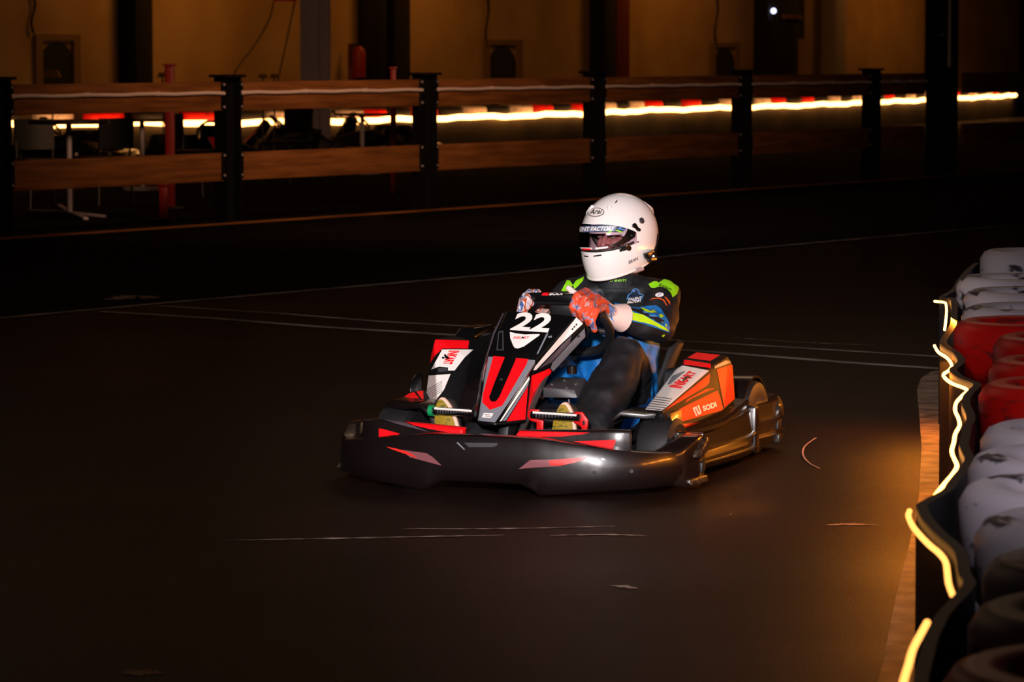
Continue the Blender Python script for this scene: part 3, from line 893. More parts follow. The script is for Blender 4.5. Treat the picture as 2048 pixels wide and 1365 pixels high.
knob('tab', 1265, 472, .006, .008, 'black_gloss'); knob('screw', 1275.5, 484, .0028, .003, 'black_matte')
# rear spoiler and brow ducts
hull('rear_spoiler', [hp(-.10, .03, .118), hp(-.10, -.03, .118), hp(-.155, .035, .085), hp(-.155, -.035, .085), hp(-.168, .03, .05), hp(-.168, -.03, .05), hp(-.12, .05, .09), hp(-.12, -.05, .09)], 'helmet', helmet, kart=False, bevel=.006, segs=3)
for s in (1, -1):
    du = hull('brow_duct', [hel(s * .50, .36, -.002), hel(s * .36, .25, -.002), hel(s * .62, .25, -.002), hel(s * .50, .26, .009), hel(s * .50, .33, .002), hel(s * .44, .26, .008), hel(s * .56, .26, .008)], 'helmet', helmet, kart=False, bevel=.003, segs=3)
hull('front_duct', [hel(-.66, .36, 0), hel(-.9, .36, 0), hel(-.62, .26, 0), hel(-.94, .24, 0), hel(-.72, .33, .004), hel(-.84, .27, .005), hel(-.74, .28, .005)], 'helmet', helmet, kart=False, bevel=.003, segs=3)
# intercom unit at the rear left with a white lamp
cc = BHo.ray_cast(CAM, ray(1296, 508).normalized())[0]
ic = hull('intercom', [BHo.ray_cast(CAM, ray(x, y).normalized())[0] + HL * o for x, y, o in ((1284, 507, .002), (1286, 518, .004), (1306, 498, .002), (1308, 505, .002), (1284, 507, .022), (1287, 519, .024), (1300, 500, .022), (1307, 507, .018), (1302, 512, .02))
                       if BHo.ray_cast(CAM, ray(x, y).normalized())[0] is not None], 'black_gloss', helmet, kart=False, bevel=.004)
hull('intercom_box', [cc + HL * a + HU * b - HF * d for a in (.0, .022) for b, d in ((-.03, -.012), (.002, -.014), (.012, .02), (-.02, .03), (-.03, .02))], 'black_gloss', ic, kart=False, bevel=.006, segs=3)
lamp_p = cc + HL * .024 - HU * .008 - HF * .002
bm = bmesh.new(); bmesh.ops.create_icosphere(bm, subdivisions=2, radius=.0035, matrix=Matrix.Translation(lamp_p))
me = bpy.data.meshes.new('indicator_lamp'); bm.to_mesh(me); bm.free(); M['lamp_white'] = mat('lamp_white', '#ffffff', .4, emit='#cfdcff', estr=6); me.materials.append(M['lamp_white'])
link(bpy.data.objects.new('indicator_lamp', me), ic)
tube('antenna', [cc + HL * .012 - HF * .02, cc + HL * .015 - HF * .035 + HU * .03, cc + HL * .012 - HF * .045 + HU * .07], [.005, .004, .002], 'black_gloss', ic)
# print on the helmet
def ell(cx, cy, rx, ry, rot=0, n=28, a0=0, a1=2 * PI):
    o = []
    for i in range(n):
        a = a0 + (a1 - a0) * i / (n if abs(a1 - a0 - 2 * PI) < .01 else n - 1)
        x, y = rx * math.cos(a), ry * math.sin(a)
        o.append((cx + x * math.cos(rot) - y * math.sin(rot), cy + x * math.sin(rot) + y * math.cos(rot)))
    return o
BHo = bvh([helmet]); BV = bvh([visor])
sticker('logo_oval', ell(1191.5, 425, 17.2, 8.9, -.04), BHo, 'eye_dark', helmet, .0012, 4)
sticker('logo_field', ell(1191.5, 425, 15.8, 7.7, -.04), BHo, 'white', helmet, .0022, 4)
words('logo_lettering', 'Arai', [(1179, 429.5), (1203.5, 428.5), (1206, 418), (1181.5, 419)], BHo, 'eye_dark', helmet, .0032, bold=.02, shear=.3, maxlen=3)
words('name_lettering', 'BRAN', [(1257.5, 529), (1275.5, 520), (1275.5, 513.5), (1257, 522)], BHo, 'eye_dark', helmet, .0015, bold=.015, maxlen=3)
sticker('chin_vent', [(1168, 511), (1177, 512), (1177, 514.5), (1169, 514)], BHo, 'black_matte', helmet, .0015, 4)
sticker('chin_vent', [(1187, 511.5), (1203, 509), (1203, 512), (1187, 514)], BHo, 'black_matte', helmet, .0015, 4)
sticker('brow_vent', ell(1232.5, 404, 3.6, 1.2, -.9), bvh([helmet] + [o for o in helmet.children if o.name.startswith('brow')]), 'black_matte', helmet, .0015, 3)
sticker('brow_vent', ell(1174, 417, 2.2, 1.0, 1.3), bvh([helmet] + [o for o in helmet.children if o.name.startswith('front_duct')]), 'black_matte', helmet, .0015, 3)
sticker('visor_band', [(1161, 452), (1200, 449.5), (1240, 447.5), (1257, 445.5), (1252, 457), (1246, 463), (1232, 464.5), (1200, 464.5), (1161, 466)], BV, 'navy', visor, .0012, 5)
M['band_grey'] = mat('band_grey', '#6f7690', .35)
sticker('visor_band_panel', [(1161, 454), (1200, 452), (1235, 451.5), (1229, 462), (1200, 462.5), (1161, 464.5)], BV, 'band_grey', visor, .0022, 5)
words('visor_lettering', 'ENT FACTORY', [(1160, 463.5), (1227, 461.5), (1232, 452.5), (1160, 454.5)], BV, 'white', visor, .0034, bold=.03, shear=.1, maxlen=4)
sticker('visor_chevron', None, BV, 'light_blue', visor, .0024, 4, polys=[[(1234, 458), (1256, 446), (1254, 449), (1240, 458), (1252, 459), (1249, 461)]])
sticker('visor_stripe', None, BV, 'lime', visor, .0024, 4, polys=[[(1213, 466), (1222, 461.5), (1225, 461.5), (1217, 467)], [(1230, 461), (1234, 460), (1246, 464.5), (1243, 466)]])
sticker('visor_seal', None, BV, 'black_gloss', visor, .0016, 5, polys=[[(1256, 456), (1266, 452), (1272, 462), (1270, 474), (1258, 482), (1246, 488), (1234, 492), (1220, 494), (1222, 490), (1236, 484), (1246, 476), (1252, 466)]])
sticker('visor_lower_strip', None, BV, 'white', visor, .002, 4, polys=[[(1160, 495), (1184, 496), (1184, 499.5), (1164, 499)], [(1190, 496), (1215, 493), (1217, 495), (1212, 497), (1192, 499.5)]])
sticker('visor_red_mark', [(1164, 497), (1182, 497.5), (1182, 500.5), (1166, 500.5)], BV, 'red', visor, .0028, 4)

# ---- print on the suit
BS = bvh([suit])
sticker('shoulder_patch', [(1297, 569), (1306, 564), (1312, 563), (1318, 566), (1328, 559), (1342, 558), (1353, 566), (1357.5, 577), (1354, 588), (1345, 596), (1341, 586), (1333, 578), (1320, 574), (1308, 577), (1302, 576)], BS, 'lime', suit, .002)
words('shoulder_lettering', 'freem', [(1317, 573), (1341, 583), (1344, 577), (1320, 567)], BS, 'suit_black', suit, .0035, bold=.01, shear=.2, maxlen=4)
sticker('shoulder_mark', [(1313, 558), (1321, 554.5), (1325, 556), (1320, 558.5)], BS, 'red', suit, .002)
sticker('shoulder_patch', None, BS, 'lime', suit, .002, polys=[[(1122, 583), (1128, 572), (1134, 561), (1140, 562), (1146, 571), (1140, 580), (1132, 584)], [(1146, 571), (1152, 562), (1168, 554), (1166, 562), (1156, 573), (1149, 579)]])
sticker('sponsor_oval', ell(1319, 590.5, 8.5, 4.4, -.1), BS, 'white', suit, .002)
words('sponsor_letter', 'P', [(1316, 593.5), (1322, 592.5), (1323, 588), (1317, 588.5)], BS, 'light_blue', suit, .0035, maxlen=3)
sticker('piping', [(1299, 601), (1305, 597), (1318, 596), (1328, 600), (1335, 612), (1333, 612), (1326, 602), (1317, 598), (1306, 599)], BS, 'orange_patch', suit, .002)
sticker('sleeve_sponsor', [(1328, 594), (1332, 595), (1340, 604), (1340, 611), (1336, 605)], BS, 'orange_patch', suit, .002)
# forearm graphics
sticker('forearm_panel', [(1227, 606), (1245, 609), (1262, 614), (1275, 616), (1290, 613), (1312, 611), (1322, 618), (1330, 632), (1336, 642), (1339, 655), (1338, 666), (1326, 661), (1310, 656), (1290, 649), (1270, 644), (1252, 641), (1240, 642), (1240, 620)], BS, 'suit_blue', suit, .002)
sticker('forearm_stripe', [(1241, 622), (1263, 620), (1266, 626), (1285, 630), (1303, 640), (1318, 649), (1331, 656), (1338, 663), (1333, 662), (1318, 656), (1308, 651), (1290, 646), (1266, 641), (1253, 637), (1241, 639)], BS, 'yellow_green', suit, .0035)
sticker('forearm_blocks', None, BS, 'suit_black', suit, .0035, polys=[[(1252, 613), (1262, 616), (1280, 620), (1300, 630), (1306, 640), (1290, 632), (1270, 624), (1254, 619)], [(1300, 633), (1314, 634), (1328, 642), (1326, 650), (1312, 644)], [(1276, 616), (1290, 621), (1298, 627), (1284, 622)]])
sticker('forearm_lime_blocks', None, BS, 'yellow_green', suit, .0045, polys=[[(1240, 615), (1252, 614), (1250, 617), (1241, 619)], [(1280, 616), (1288, 618), (1300, 623), (1308, 621), (1312, 626), (1302, 627), (1290, 624)], [(1317, 631), (1323, 629), (1327, 634), (1321, 637)], [(1329, 648), (1333, 650), (1331, 656)], [(1323, 671), (1328, 668), (1329, 671), (1325, 674)]])
sticker('forearm_blue_blocks', None, BS, 'light_blue', suit, .0045, polys=[[(1296, 631), (1310, 631), (1314, 635), (1300, 634)], [(1284, 624), (1294, 625), (1298, 628), (1288, 627)], [(1321, 644), (1327, 645), (1324, 648)]])
# chest badges
sticker('chest_badge', None, BS, 'navy', suit, .003, polys=[ell(1271, 585, 6.6, 6.2), [(1259, 590), (1266, 586), (1278, 588), (1286, 591), (1284, 596), (1276, 601), (1256, 598)]])
sticker('badge_outline', None, BS, 'light_blue', suit, .002, polys=[ell(1271, 585, 7.8, 7.4), [(1256, 590), (1266, 584), (1278, 586), (1288, 591), (1285, 598), (1277, 603), (1253, 600)]])
words('badge_lettering', 'TALENT', [(1256, 603.5), (1283, 599), (1284, 594), (1257, 598)], BS, 'white', suit, .0045, bold=.03, shear=.2, maxlen=3)
words('badge_lettering', 'FACTORY', [(1254, 609), (1283, 605), (1283, 600.5), (1255, 604)], BS, 'white', suit, .0045, bold=.03, shear=.2, maxlen=3)
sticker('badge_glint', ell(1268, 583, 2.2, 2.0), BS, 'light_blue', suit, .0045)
ring_ = [ell(1201, 590, 9.5, 11.5), ]
sticker('round_badge', ell(1198, 590, 10, 12), BS, 'dark_grey', suit, .002)
sticker('round_badge_centre', ell(1198, 590, 6, 7.4), BS, 'navy', suit, .003)
BC = bvh([o for o in driver.children if o.name.startswith('collar')] + [suit])
words('collar_lettering', 'freem', [(1220, 564), (1252, 563.5), (1252, 557), (1220, 558)], BC, 'lime', driver, .0035, bold=.0, shear=.2, maxlen=3)
# glove prints
BG = bvh([gl] + list(gl.children))
sticker('cuff_zigzag', None, BG, 'light_blue', gl, .002, polys=[[(1215, 606), (1228, 616), (1232, 626), (1226, 622), (1229, 632), (1222, 622), (1226, 640), (1230, 646), (1222, 638), (1221, 629), (1225, 630)]])
# ================================================================== PRINT ON THE KART
BN = bvh([nose])
st = lambda nm, poly, m, off=.002, polys=None, ml=5: sticker(nm, poly, BN, m, nose, off, ml, polys=polys, gap=.2)
st('grey_panel', [(977, 714), (1070, 721), (1069, 730), (990, 846), (956, 842)], 'grey', .0016)
st('red_panel', [(987, 713), (1057, 719), (1052, 732), (1005, 812), (980, 821), (965, 806), (966, 790)], 'red', .0026)
st('black_bar', [(1000, 706), (1035, 706), (1031, 722), (999, 795), (992, 804), (985, 805), (980, 801), (979, 795), (990, 765), (1010, 716)], 'black_gloss', .004)
st('fastener', ell(1003, 760.5, 3.4, 2.3), 'steel', .006)
st('white_stripe', [(1153, 634.5), (1166, 647.5), (1120, 690), (1072, 740), (1066, 741), (1070, 733)], 'white', .002)
st('grey_stripe', [(1143, 671), (1139, 687), (1102, 725), (1077, 738), (1103, 711)], 'grey_deck', .0032)
st('stripe_marks', None, 'eye_dark', .0045, ml=2, polys=[[(1142, 659), (1145, 656), (1147, 658), (1144, 661)], [(1146, 654.5), (1148.5, 651.5), (1150.5, 653.5), (1148, 656.5)], [(1150, 650), (1153, 647), (1155, 649), (1152, 652)]])
words('race_number', '22', [(1020, 661), (1096, 666), (1110, 628), (1036, 625)], BN, 'white', nose, .003, bold=.035, shear=.0, maxlen=5)
st('panel_tag', [(1068, 622.5), (1096, 625.5), (1097, 628), (1069, 625)], 'white', .003)
st('white_shield', [(1020, 665), (1034, 668), (1050, 670), (1079, 669), (1080, 671), (1048, 694), (1036, 698), (1030, 697), (1027, 693), (1021, 678)], 'white', .003)
words('shield_lettering', 'INKART', [(1027, 679), (1059, 678.5), (1059, 674), (1028, 674)], BN, 'red', nose, .0045, bold=.02, shear=.2, maxlen=3)
st('shield_mark', [(1042, 678), (1046, 674), (1050, 678)], 'eye_dark', .006)
st('air_intake', None, 'dark_grey', .003, polys=[[(997, 664), (1007, 662), (1008, 702), (993, 702)]])
st('air_intake_dark', None, 'black_gloss', .0045, polys=[[(999, 667), (1005, 666), (1005, 700), (996, 700)]])
st('intake_edge', None, 'grey', .003, polys=[[(1093, 668), (1097, 668), (1077, 708), (1073, 710)], [(1096, 674), (1104, 672), (1104, 676), (1098, 677)]])
st('s_logo_field', [(968, 827), (987, 828), (982, 837), (964, 836)], 'white', .003)
st('s_logo_cut', None, 'grey', .0045, ml=2, polys=[[(969.5, 830.2), (980, 830.9), (979.4, 832.1), (969, 831.5)], [(971.5, 833.2), (983, 833.8), (982.4, 835), (971, 834.4)]])
st('lower_white_stripe', [(1058, 752), (1059, 760), (1003, 843), (999, 844)], 'white', .002)
st('lower_grey_stripe', [(1058, 763), (1056, 772), (1012, 842), (1005, 843)], 'grey', .002)
st('lower_red_panel', [(1056, 774), (1050, 840), (1013, 844)], 'red', .002)
st('side_red_panel', [(1063, 752), (1099, 737), (1103, 744), (1068, 787), (1056, 838), (1052, 838)], 'red', .002)
st('edge_reflection', None, 'grey_deck', .002, polys=[[(1005, 626), (1009, 628), (990, 668), (976, 712), (967, 737), (961, 790), (957, 790), (963, 735), (973, 698), (987, 656)]])  # pale reflection along the left flank, painted as a grey strip
st('side_panel', None, 'grey', .002, polys=[[(1170, 655), (1172, 672), (1106, 743), (1101, 737), (1104, 726)]])
st('bolt', ell(1156, 672, 3, 3), 'steel', .004)

# pods
BR = bvh([pods[1]]); R_ = pods[1]
sr = lambda nm, poly, m, off=.002, polys=None: sticker(nm, poly, BR, m, R_, off, 5, polys=polys, gap=.5)
sr('red_cap', [(1374, 717), (1393, 706), (1440, 711), (1421, 723)], 'red', .002)
sr('red_band', [(1368, 720), (1421, 728.5), (1421, 737), (1367, 730)], 'red', .002)
sr('white_panel', [(1365, 732), (1418, 742), (1324, 823), (1291, 820), (1318, 776), (1345, 744)], 'white', .002)
for i in range(6):
    sr('pin_stripe', [(1294 + i * 3.2, 817 - i * 4.6), (1328 + i * 3.2, 821 - i * 4.4), (1328 + i * 3.2, 822.2 - i * 4.4), (1293.3 + i * 3.2, 818.2 - i * 4.6)], 'dark_grey', .0035)
words('panel_lettering', 'INKART', [(1362, 779), (1394, 746), (1379, 743), (1337, 775)], BR, 'red', R_, .0035, bold=.05, maxlen=4, gap=.4)
sr('lettering_shadow', [(1334, 771), (1345, 753), (1366, 744), (1371, 744), (1340, 770)], 'grey', .0028)
sr('lettering_splash', None, 'eye_dark', .005, polys=[ell(1371, 758, 4.5, 2.6, -.8), ell(1377, 756, 2.5, 2, 0), ell(1367, 763, 2.5, 1.8, .5)])
sr('red_spear', [(1419, 748), (1418, 766), (1412, 773), (1336, 818), (1330, 822), (1345, 808)], 'red', .002)
sr('red_sliver', [(1430, 777), (1419, 781), (1384, 797), (1369, 807), (1374, 800), (1412, 779)], 'red', .002)
sr('red_panel', [(1344, 826), (1392, 802), (1434, 782), (1438, 790), (1446, 818), (1442, 822), (1352, 847)], 'red', .002)
sr('red_foot', [(1354, 850), (1400, 845), (1358, 860)], 'red_paint', .002)
sr('s_logo_field', [(1384, 817), (1397, 811), (1402, 826), (1400, 829), (1391, 833)], 'white', .0035)
sr('s_logo_cut', None, 'red', .005, polys=[[(1388.2, 819.2), (1390, 818.3), (1395, 831), (1393.2, 832)], [(1391.8, 813.6), (1393.6, 812.8), (1398.2, 825), (1396.6, 825.8)]])
words('brand_lettering', 'SODI', [(1406, 824), (1433, 814.5), (1430, 804), (1403, 813)], BR, 'white', R_, .0035, bold=.05, maxlen=4, gap=.4)
sr('red_rear_panel', [(1433, 739), (1464, 729), (1469, 798), (1448, 816)], 'red', .002)
sr('rear_slot', [(1428, 733), (1450, 722), (1464, 722), (1464, 725), (1429, 738)], 'grey', .003)
BL = bvh([pods[-1]]); L_ = pods[-1]
sl = lambda nm, poly, m, off=.002, polys=None: sticker(nm, poly, BL, m, L_, off, 5, polys=polys, gap=.3)
sl('red_panel', [(871, 680), (938, 682), (936, 698), (885, 698), (872, 710), (861, 727), (860, 722)], 'red', .002)
sl('white_panel', [(884, 700), (946, 700), (929, 716), (909, 742), (896, 742), (896, 736), (878, 734), (863, 740)], 'white', .0025)
sl('white_lower_panel', [(857, 752), (901, 749), (888, 780), (871, 803), (851, 804)], 'white', .0025)
for i in range(6):
    sl('pin_stripe', [(852, 802 - i * 4.2), (884 - i * 0, 783 - i * 4), (884, 784 - i * 4), (852, 803.2 - i * 4.2)], 'dark_grey', .004)
words('panel_lettering', 'INKART', [(898, 702), (885, 730), (903, 730), (919, 703)], BL, 'red', L_, .004, bold=.05, maxlen=4, gap=.4)
sl('lettering_splash', None, 'eye_dark', .0055, polys=[ell(893, 716, 5, 3, .6), ell(886, 717, 3, 2, .2), ell(890, 712, 2.4, 2, 0)])
hull('pod_lid', [(-1.12, -.47, .44), (-1.12, -.4, .44), (-.9, -.48, .45), (-.9, -.4, .45), (-1.1, -.46, .487), (-1.1, -.40, .487), (-.94, -.47, .484), (-.94, -.41, .484)], 'black_gloss', L_, bevel=.006)
sl('latch_recess', [(876, 737), (894, 737), (895, 744), (877, 745)], 'dark_grey', .003)
BL = bvh([toe])
sl('red_side_mark', None, 'red', .002, polys=[[(801, 797), (818, 788), (828, 785), (838, 798)], [(832, 784), (846, 782), (847, 799), (842, 798)]])
BC_ = bvh([o for o in kart.children if o.name.startswith('side_console')])
sticker('grey_window', [(918, 753), (945, 718), (952, 752)], BC_, 'grey_deck', kart, .002)
# bumper prints
BB = bvh([bumper]); sb_ = lambda nm, poly, m, off=.002, polys=None: sticker(nm, poly, BB, m, bumper, off, 8, polys=polys)
M['decal_dull'] = mat('decal_dull', '#7d4a4e', .35, coat=.3)
M['decal_red'] = mat('decal_red', '#e02a22', .35, coat=.3)
sb_('dull_decal', [(801, 900), (853, 907), (866, 915), (884, 932), (850, 923), (820, 915)], 'decal_dull')
sb_('red_decal', [(773, 894), (790, 897), (812, 903), (826, 910), (836, 917), (812, 909), (786, 900)], 'decal_red', .0035)
sb_('dull_decal', [(1037, 939), (1060, 921), (1120, 919), (1118, 933), (1050, 937)], 'decal_dull')
sb_('red_decal', [(1098, 922), (1120, 919), (1174, 915), (1168, 920), (1150, 926), (1120, 932), (1100, 931)], 'decal_red', .0035)
sb_('slot', [(928, 886), (996, 887), (994, 892), (986, 895), (938, 895)], 'dark_grey', .002)
sb_('slot_mark', [(913, 886), (916, 885), (930, 899), (929, 901)], 'grey', .002)
sb_('bolt', ell(1188, 948, 5, 5.5), 'black_matte', .002); sb_('bolt', ell(1263, 943, 4, 4), 'steel', .002)
BU = bvh(ups)
sticker('red_wing_panel', [(808, 844), (932, 853), (930, 867), (905, 867), (862, 859), (830, 852)], BU, 'red', ups[1], .002)
sticker('dull_wing_edge', [(765, 834), (768, 831), (805, 844), (850, 861), (860, 865), (800, 850), (768, 841)], BU, 'grey_deck', ups[1], .002)
sticker('red_corner_mark', [(758, 858), (764, 858), (800, 868), (778, 874), (758, 876)], bvh(ups + [bumper]), 'red', ups[1], .002)
sticker('red_wing_panel', [(1040, 863), (1180, 866), (1165, 869), (1120, 874), (1030, 873)], BU, 'red', ups[0], .002)
sticker('red_wing_panel', [(1138, 884), (1231, 880), (1231, 886), (1225, 898), (1205, 899), (1175, 893)], BU, 'red', ups[0], .003)
BW = bvh([bar] + [sw])
sticker('red_tag', [(1083, 591), (1087, 585), (1099, 585), (1096, 591.5)], BW, 'red', bar, .0015)
words('bar_lettering', 'SODI', [(1098, 591), (1124, 590.5), (1127, 586), (1100, 585.5)], BW, 'white', bar, .0015, bold=.04, maxlen=3)
# ================================================================== TRACK AND HALL
def asphalt():
    m, nt, b = new_mat('asphalt')
    N, L = nt.nodes, nt.links
    tc = N.new('ShaderNodeTexCoord')
    mp = N.new('ShaderNodeMapping'); mp.inputs['Rotation'].default_value = (0, 0, .3); mp.inputs['Scale'].default_value = (.45, 1.4, 1)
    L.new(tc.outputs['Object'], mp.inputs['Vector'])
    n1 = N.new('ShaderNodeTexNoise'); n1.inputs['Scale'].default_value = .6; n1.inputs['Detail'].default_value = 5
    L.new(mp.outputs['Vector'], n1.inputs['Vector'])
    r = N.new('ShaderNodeValToRGB'); e = r.color_ramp.elements
    e[0].position = .35; e[0].color = c('#0d0605'); e[1].position = .68; e[1].color = c('#1e100c')
    L.new(n1.outputs['Fac'], r.inputs['Fac']); L.new(r.outputs['Color'], b.inputs['Base Color'])
    n2 = N.new('ShaderNodeTexNoise'); n2.inputs['Scale'].default_value = 220; n2.inputs['Detail'].default_value = 4
    L.new(tc.outputs['Object'], n2.inputs['Vector'])
    bp = N.new('ShaderNodeBump'); bp.inputs['Strength'].default_value = .6; bp.inputs['Distance'].default_value = .004
    L.new(n2.outputs['Fac'], bp.inputs['Height']); L.new(bp.outputs['Normal'], b.inputs['Normal'])
    mr = N.new('ShaderNodeMapRange'); mr.inputs['To Min'].default_value = .34; mr.inputs['To Max'].default_value = .6
    L.new(n1.outputs['Fac'], mr.inputs['Value']); L.new(mr.outputs['Result'], b.inputs['Roughness'])
    b.inputs['Specular IOR Level'].default_value = .13
    return m
M['asphalt'] = asphalt()
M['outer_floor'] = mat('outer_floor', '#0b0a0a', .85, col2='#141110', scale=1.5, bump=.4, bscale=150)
M['concrete'] = mat('concrete', '#a88c74', .5, col2='#5e4a3e', scale=9, lo=.35, hi=.65, bump=.8, bscale=260, dist=.004)
M['paint_line'] = mat('paint_line', '#a0948e', .6, col2='#6e625c', scale=3)
M['scuff'] = mat('scuff', '#a89488', .6, col2='#4a3c36', scale=14, stretch=(1, 1, 1))
M['plaster'] = mat('plaster', '#b59a72', .8, col2='#9c8058', scale=.5, detail=3)
M['dark_metal'] = mat('dark_metal', '#15140f', .5)
M['post_steel'] = mat('post_steel', '#1a1a1c', .38, metal=.3)
M['wood'] = mat('wood', '#96602e', .7, col2='#6e4216', scale=5, detail=6, stretch=(.35, .35, 5), lo=.35, hi=.65)
M['red_dim'] = mat('red_dim', '#8c140e', .5)
M['pipe'] = mat('pipe', '#f4e4e4', .4)
M['pale_column'] = mat('pale_column', '#b0a6b0', .6)
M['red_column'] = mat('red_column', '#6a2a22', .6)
M['tyre_white'] = mat('tyre_white', '#d6c8ca', .5, col2='#3c383c', scale=8, lo=.585, hi=.64, detail=9, stretch=(1, 1, 2.5))
M['tyre_red'] = mat('tyre_red', '#dc140a', .45, col2='#6a2420', scale=9, lo=.58, hi=.7, detail=6, stretch=(1, 1, 2.5))
M['rubber_belt'] = mat('rubber_belt', '#0b0a0a', .55, bump=.3, bscale=30)
M['table_top'] = mat('table_top', '#1c1a1c', .4)
M['brushed'] = mat('brushed', '#c8c4d0', .45, metal=.2)
M['led'] = mat('led', '#ffb050', .4, emit=(1.0, .40, .09, 1), estr=9.0)
M['led_near'] = mat('led_near', '#ffb050', .4, emit=(1.0, .42, .09, 1), estr=2.4)
M['led_far'] = mat('led_far', '#ffb050', .4, emit=(1.0, .41, .11, 1), estr=10.0)

fl = mesh('floor', [(-30, 2, 0), (45, 2, 0), (45, 120, 0), (-30, 120, 0)], [(0, 1, 2, 3)], 'asphalt'); tag(fl, kind='structure')

fdir = Vector((1, 1.52, 0)).normalized(); fnrm = Vector((fdir.y, -fdir.x, 0))   # fnrm points to the track side
M['outer_floor'].node_tree.nodes['Principled BSDF'].inputs['Specular IOR Level'].default_value = .08
def strip(name, pts, w, m, z=.002, kind='structure', label=None, cat=None):
    P = [Vector(p) for p in pts]; V = []
    for i, p in enumerate(P):
        t = (P[min(i + 1, len(P) - 1)] - P[max(i - 1, 0)]).normalized(); nn = Vector((-t.y, t.x, 0)) * (w[i] if isinstance(w, list) else w) / 2
        V += [Vector((p.x, p.y, z)) + nn, Vector((p.x, p.y, z)) - nn]
    o = mesh(name, V, [(2 * i, 2 * i + 1, 2 * i + 3, 2 * i + 2) for i in range(len(P) - 1)], m)
    return tag(o, label, cat, kind=kind)
# same floor beyond the white line, its missing light put into darker colour
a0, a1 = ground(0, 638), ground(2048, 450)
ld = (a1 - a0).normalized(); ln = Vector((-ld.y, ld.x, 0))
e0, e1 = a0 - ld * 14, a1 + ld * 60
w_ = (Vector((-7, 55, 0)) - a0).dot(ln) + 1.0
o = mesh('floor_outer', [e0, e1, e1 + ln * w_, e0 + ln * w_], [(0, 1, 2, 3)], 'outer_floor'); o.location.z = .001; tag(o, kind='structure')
strip('trim_1', [a0 - ld * 3, ground(330, 607), ground(1024, 547), ground(1400, 507), a1 + ld * 5], .07, 'paint_line', .0035)
strip('trim_2', [ground(x, y) for x, y in ((200, 624), (430, 638), (640, 655), (870, 669), (1200, 690), (1460, 708), (1700, 727), (1885, 739))], .085, 'paint_line', .003)
strip('trim_3', [ground(x, y) for x, y in ((310, 612), (560, 628), (760, 644), (1000, 657), (1360, 683), (1600, 697), (1885, 715))], .06, 'paint_line', .0025)
def rough_patch(name, pts, w, label, z=.002, m='scuff'):
    P = catmull([ground(x, y) for x, y in pts], 8); ws = [w * random.uniform(.25, 1.2) * (math.sin(PI * i / (len(P) - 1)) + .1) for i in range(len(P))]
    strip(name, P, ws, m, z, None, label, 'tyre mark')
rough_patch('tyre_scuff', [(440, 1083), (700, 1078), (1010, 1072)], .05, 'longest pale scuff streak on the asphalt in front of the kart')
rough_patch('tyre_scuff', [(1100, 1073), (1200, 1071), (1295, 1073)], .035, 'short pale scuff right of the longest streak before the kart')
rough_patch('tyre_scuff', [(800, 1059), (1010, 1059), (1230, 1054)], .028, 'thin upper scuff streak nearest to the front bumper')
rough_patch('tyre_scuff', [(1652, 1052), (1700, 1050), (1758, 1052)], .05, 'pale scuff on the floor beside the glowing kerb')
rough_patch('tyre_scuff', [(245, 1350), (285, 1347), (330, 1350)], .11, 'blotchy pale patch at the bottom left of the floor')
rough_patch('tyre_scuff', [(1220, 1173), (1250, 1175), (1275, 1180)], .04, 'small faint scuff below the kart to the right')
rough_patch('tyre_scuff', [(215, 600), (265, 596), (315, 597)], .35, 'pale patch beyond the white line on the left')
rough_patch('tyre_scuff', [(1440, 674), (1560, 683), (1650, 688), (1745, 691)], .05, 'faint streak behind the kart above the painted lines')
P = [ground(*q) for q in ((1632, 878), (1610, 895), (1606, 912), (1618, 928), (1640, 940))]
strip('wire_scrap', catmull(P, 6), .007, 'fabric_grey', .004, None, 'thin curved pale wire lying on the asphalt right of the kart', 'wire')

# concrete kerb strip at the foot of the tyre wall
outer = [(1747, 1400), (1765, 1340), (1790, 1210), (1818, 1100), (1838, 1000), (1843, 900), (1838, 830), (1834, 785), (1842, 762), (1862, 749), (1887, 744)]
inner = [(1832, 1400), (1836, 1340), (1838, 1210), (1860, 1100), (1892, 1000), (1891, 900), (1890, 830), (1889, 785), (1889, 762), (1889, 752), (1890, 745)]
V = [ground(*p) for p in outer] + [ground(*p) + Vector((.12, 0, 0)) for p in inner]; k = len(outer)
top = [v + Vector((0, 0, .012)) for v in V]
kb = mesh('trim_4', top + V, [(i, i + 1, k + i + 1, k + i) for i in range(k - 1)] + [(i + 2 * k, i + 1 + 2 * k, i + 1, i) for i in range(k - 1)], 'concrete'); tag(kb, kind='structure')

# ---------------- near tyre wall on the right
BZ = .5
ext_path = [(1900, 588), (1908, 574), (1918, 560), (1930, 547), (1945, 534)]
far_path = [(1875, 603), (1884, 604), (1896, 606), (1899, 615), (1899, 632), (1896, 660)]
mid_path = [(1876, 692), (1884, 705), (1902, 717), (1911, 731), (1906, 741), (1895, 749), (1898, 757), (1913, 768), (1942, 780), (1932, 793), (1921, 806), (1919, 822), (1926, 838), (1928, 852), (1920, 868), (1917, 886), (1913, 903), (1919, 920), (1924, 933), (1915, 950), (1900, 968), (1888, 983), (1877, 998)]
near_path = [(1830, 1023), (1828, 1033), (1836, 1052), (1853, 1073), (1872, 1092), (1890, 1107), (1903, 1124), (1907, 1145), (1910, 1168), (1918, 1190)]
last_path = [(1868, 1246), (1854, 1272), (1840, 1300), (1832, 1330), (1822, 1365), (1812, 1420)]
def g3(pp): return [ground(x, y, BZ) for x, y in pp]
belt_path = g3(last_path[::-1]) + g3(near_path[::-1]) + g3(mid_path[::-1]) + g3(far_path[::-1]) + g3(ext_path)
bp_ = []
for p in belt_path:
    if not bp_ or p.y > bp_[-1].y + .015: bp_.append(p)
bp_ = catmull(bp_, 3)
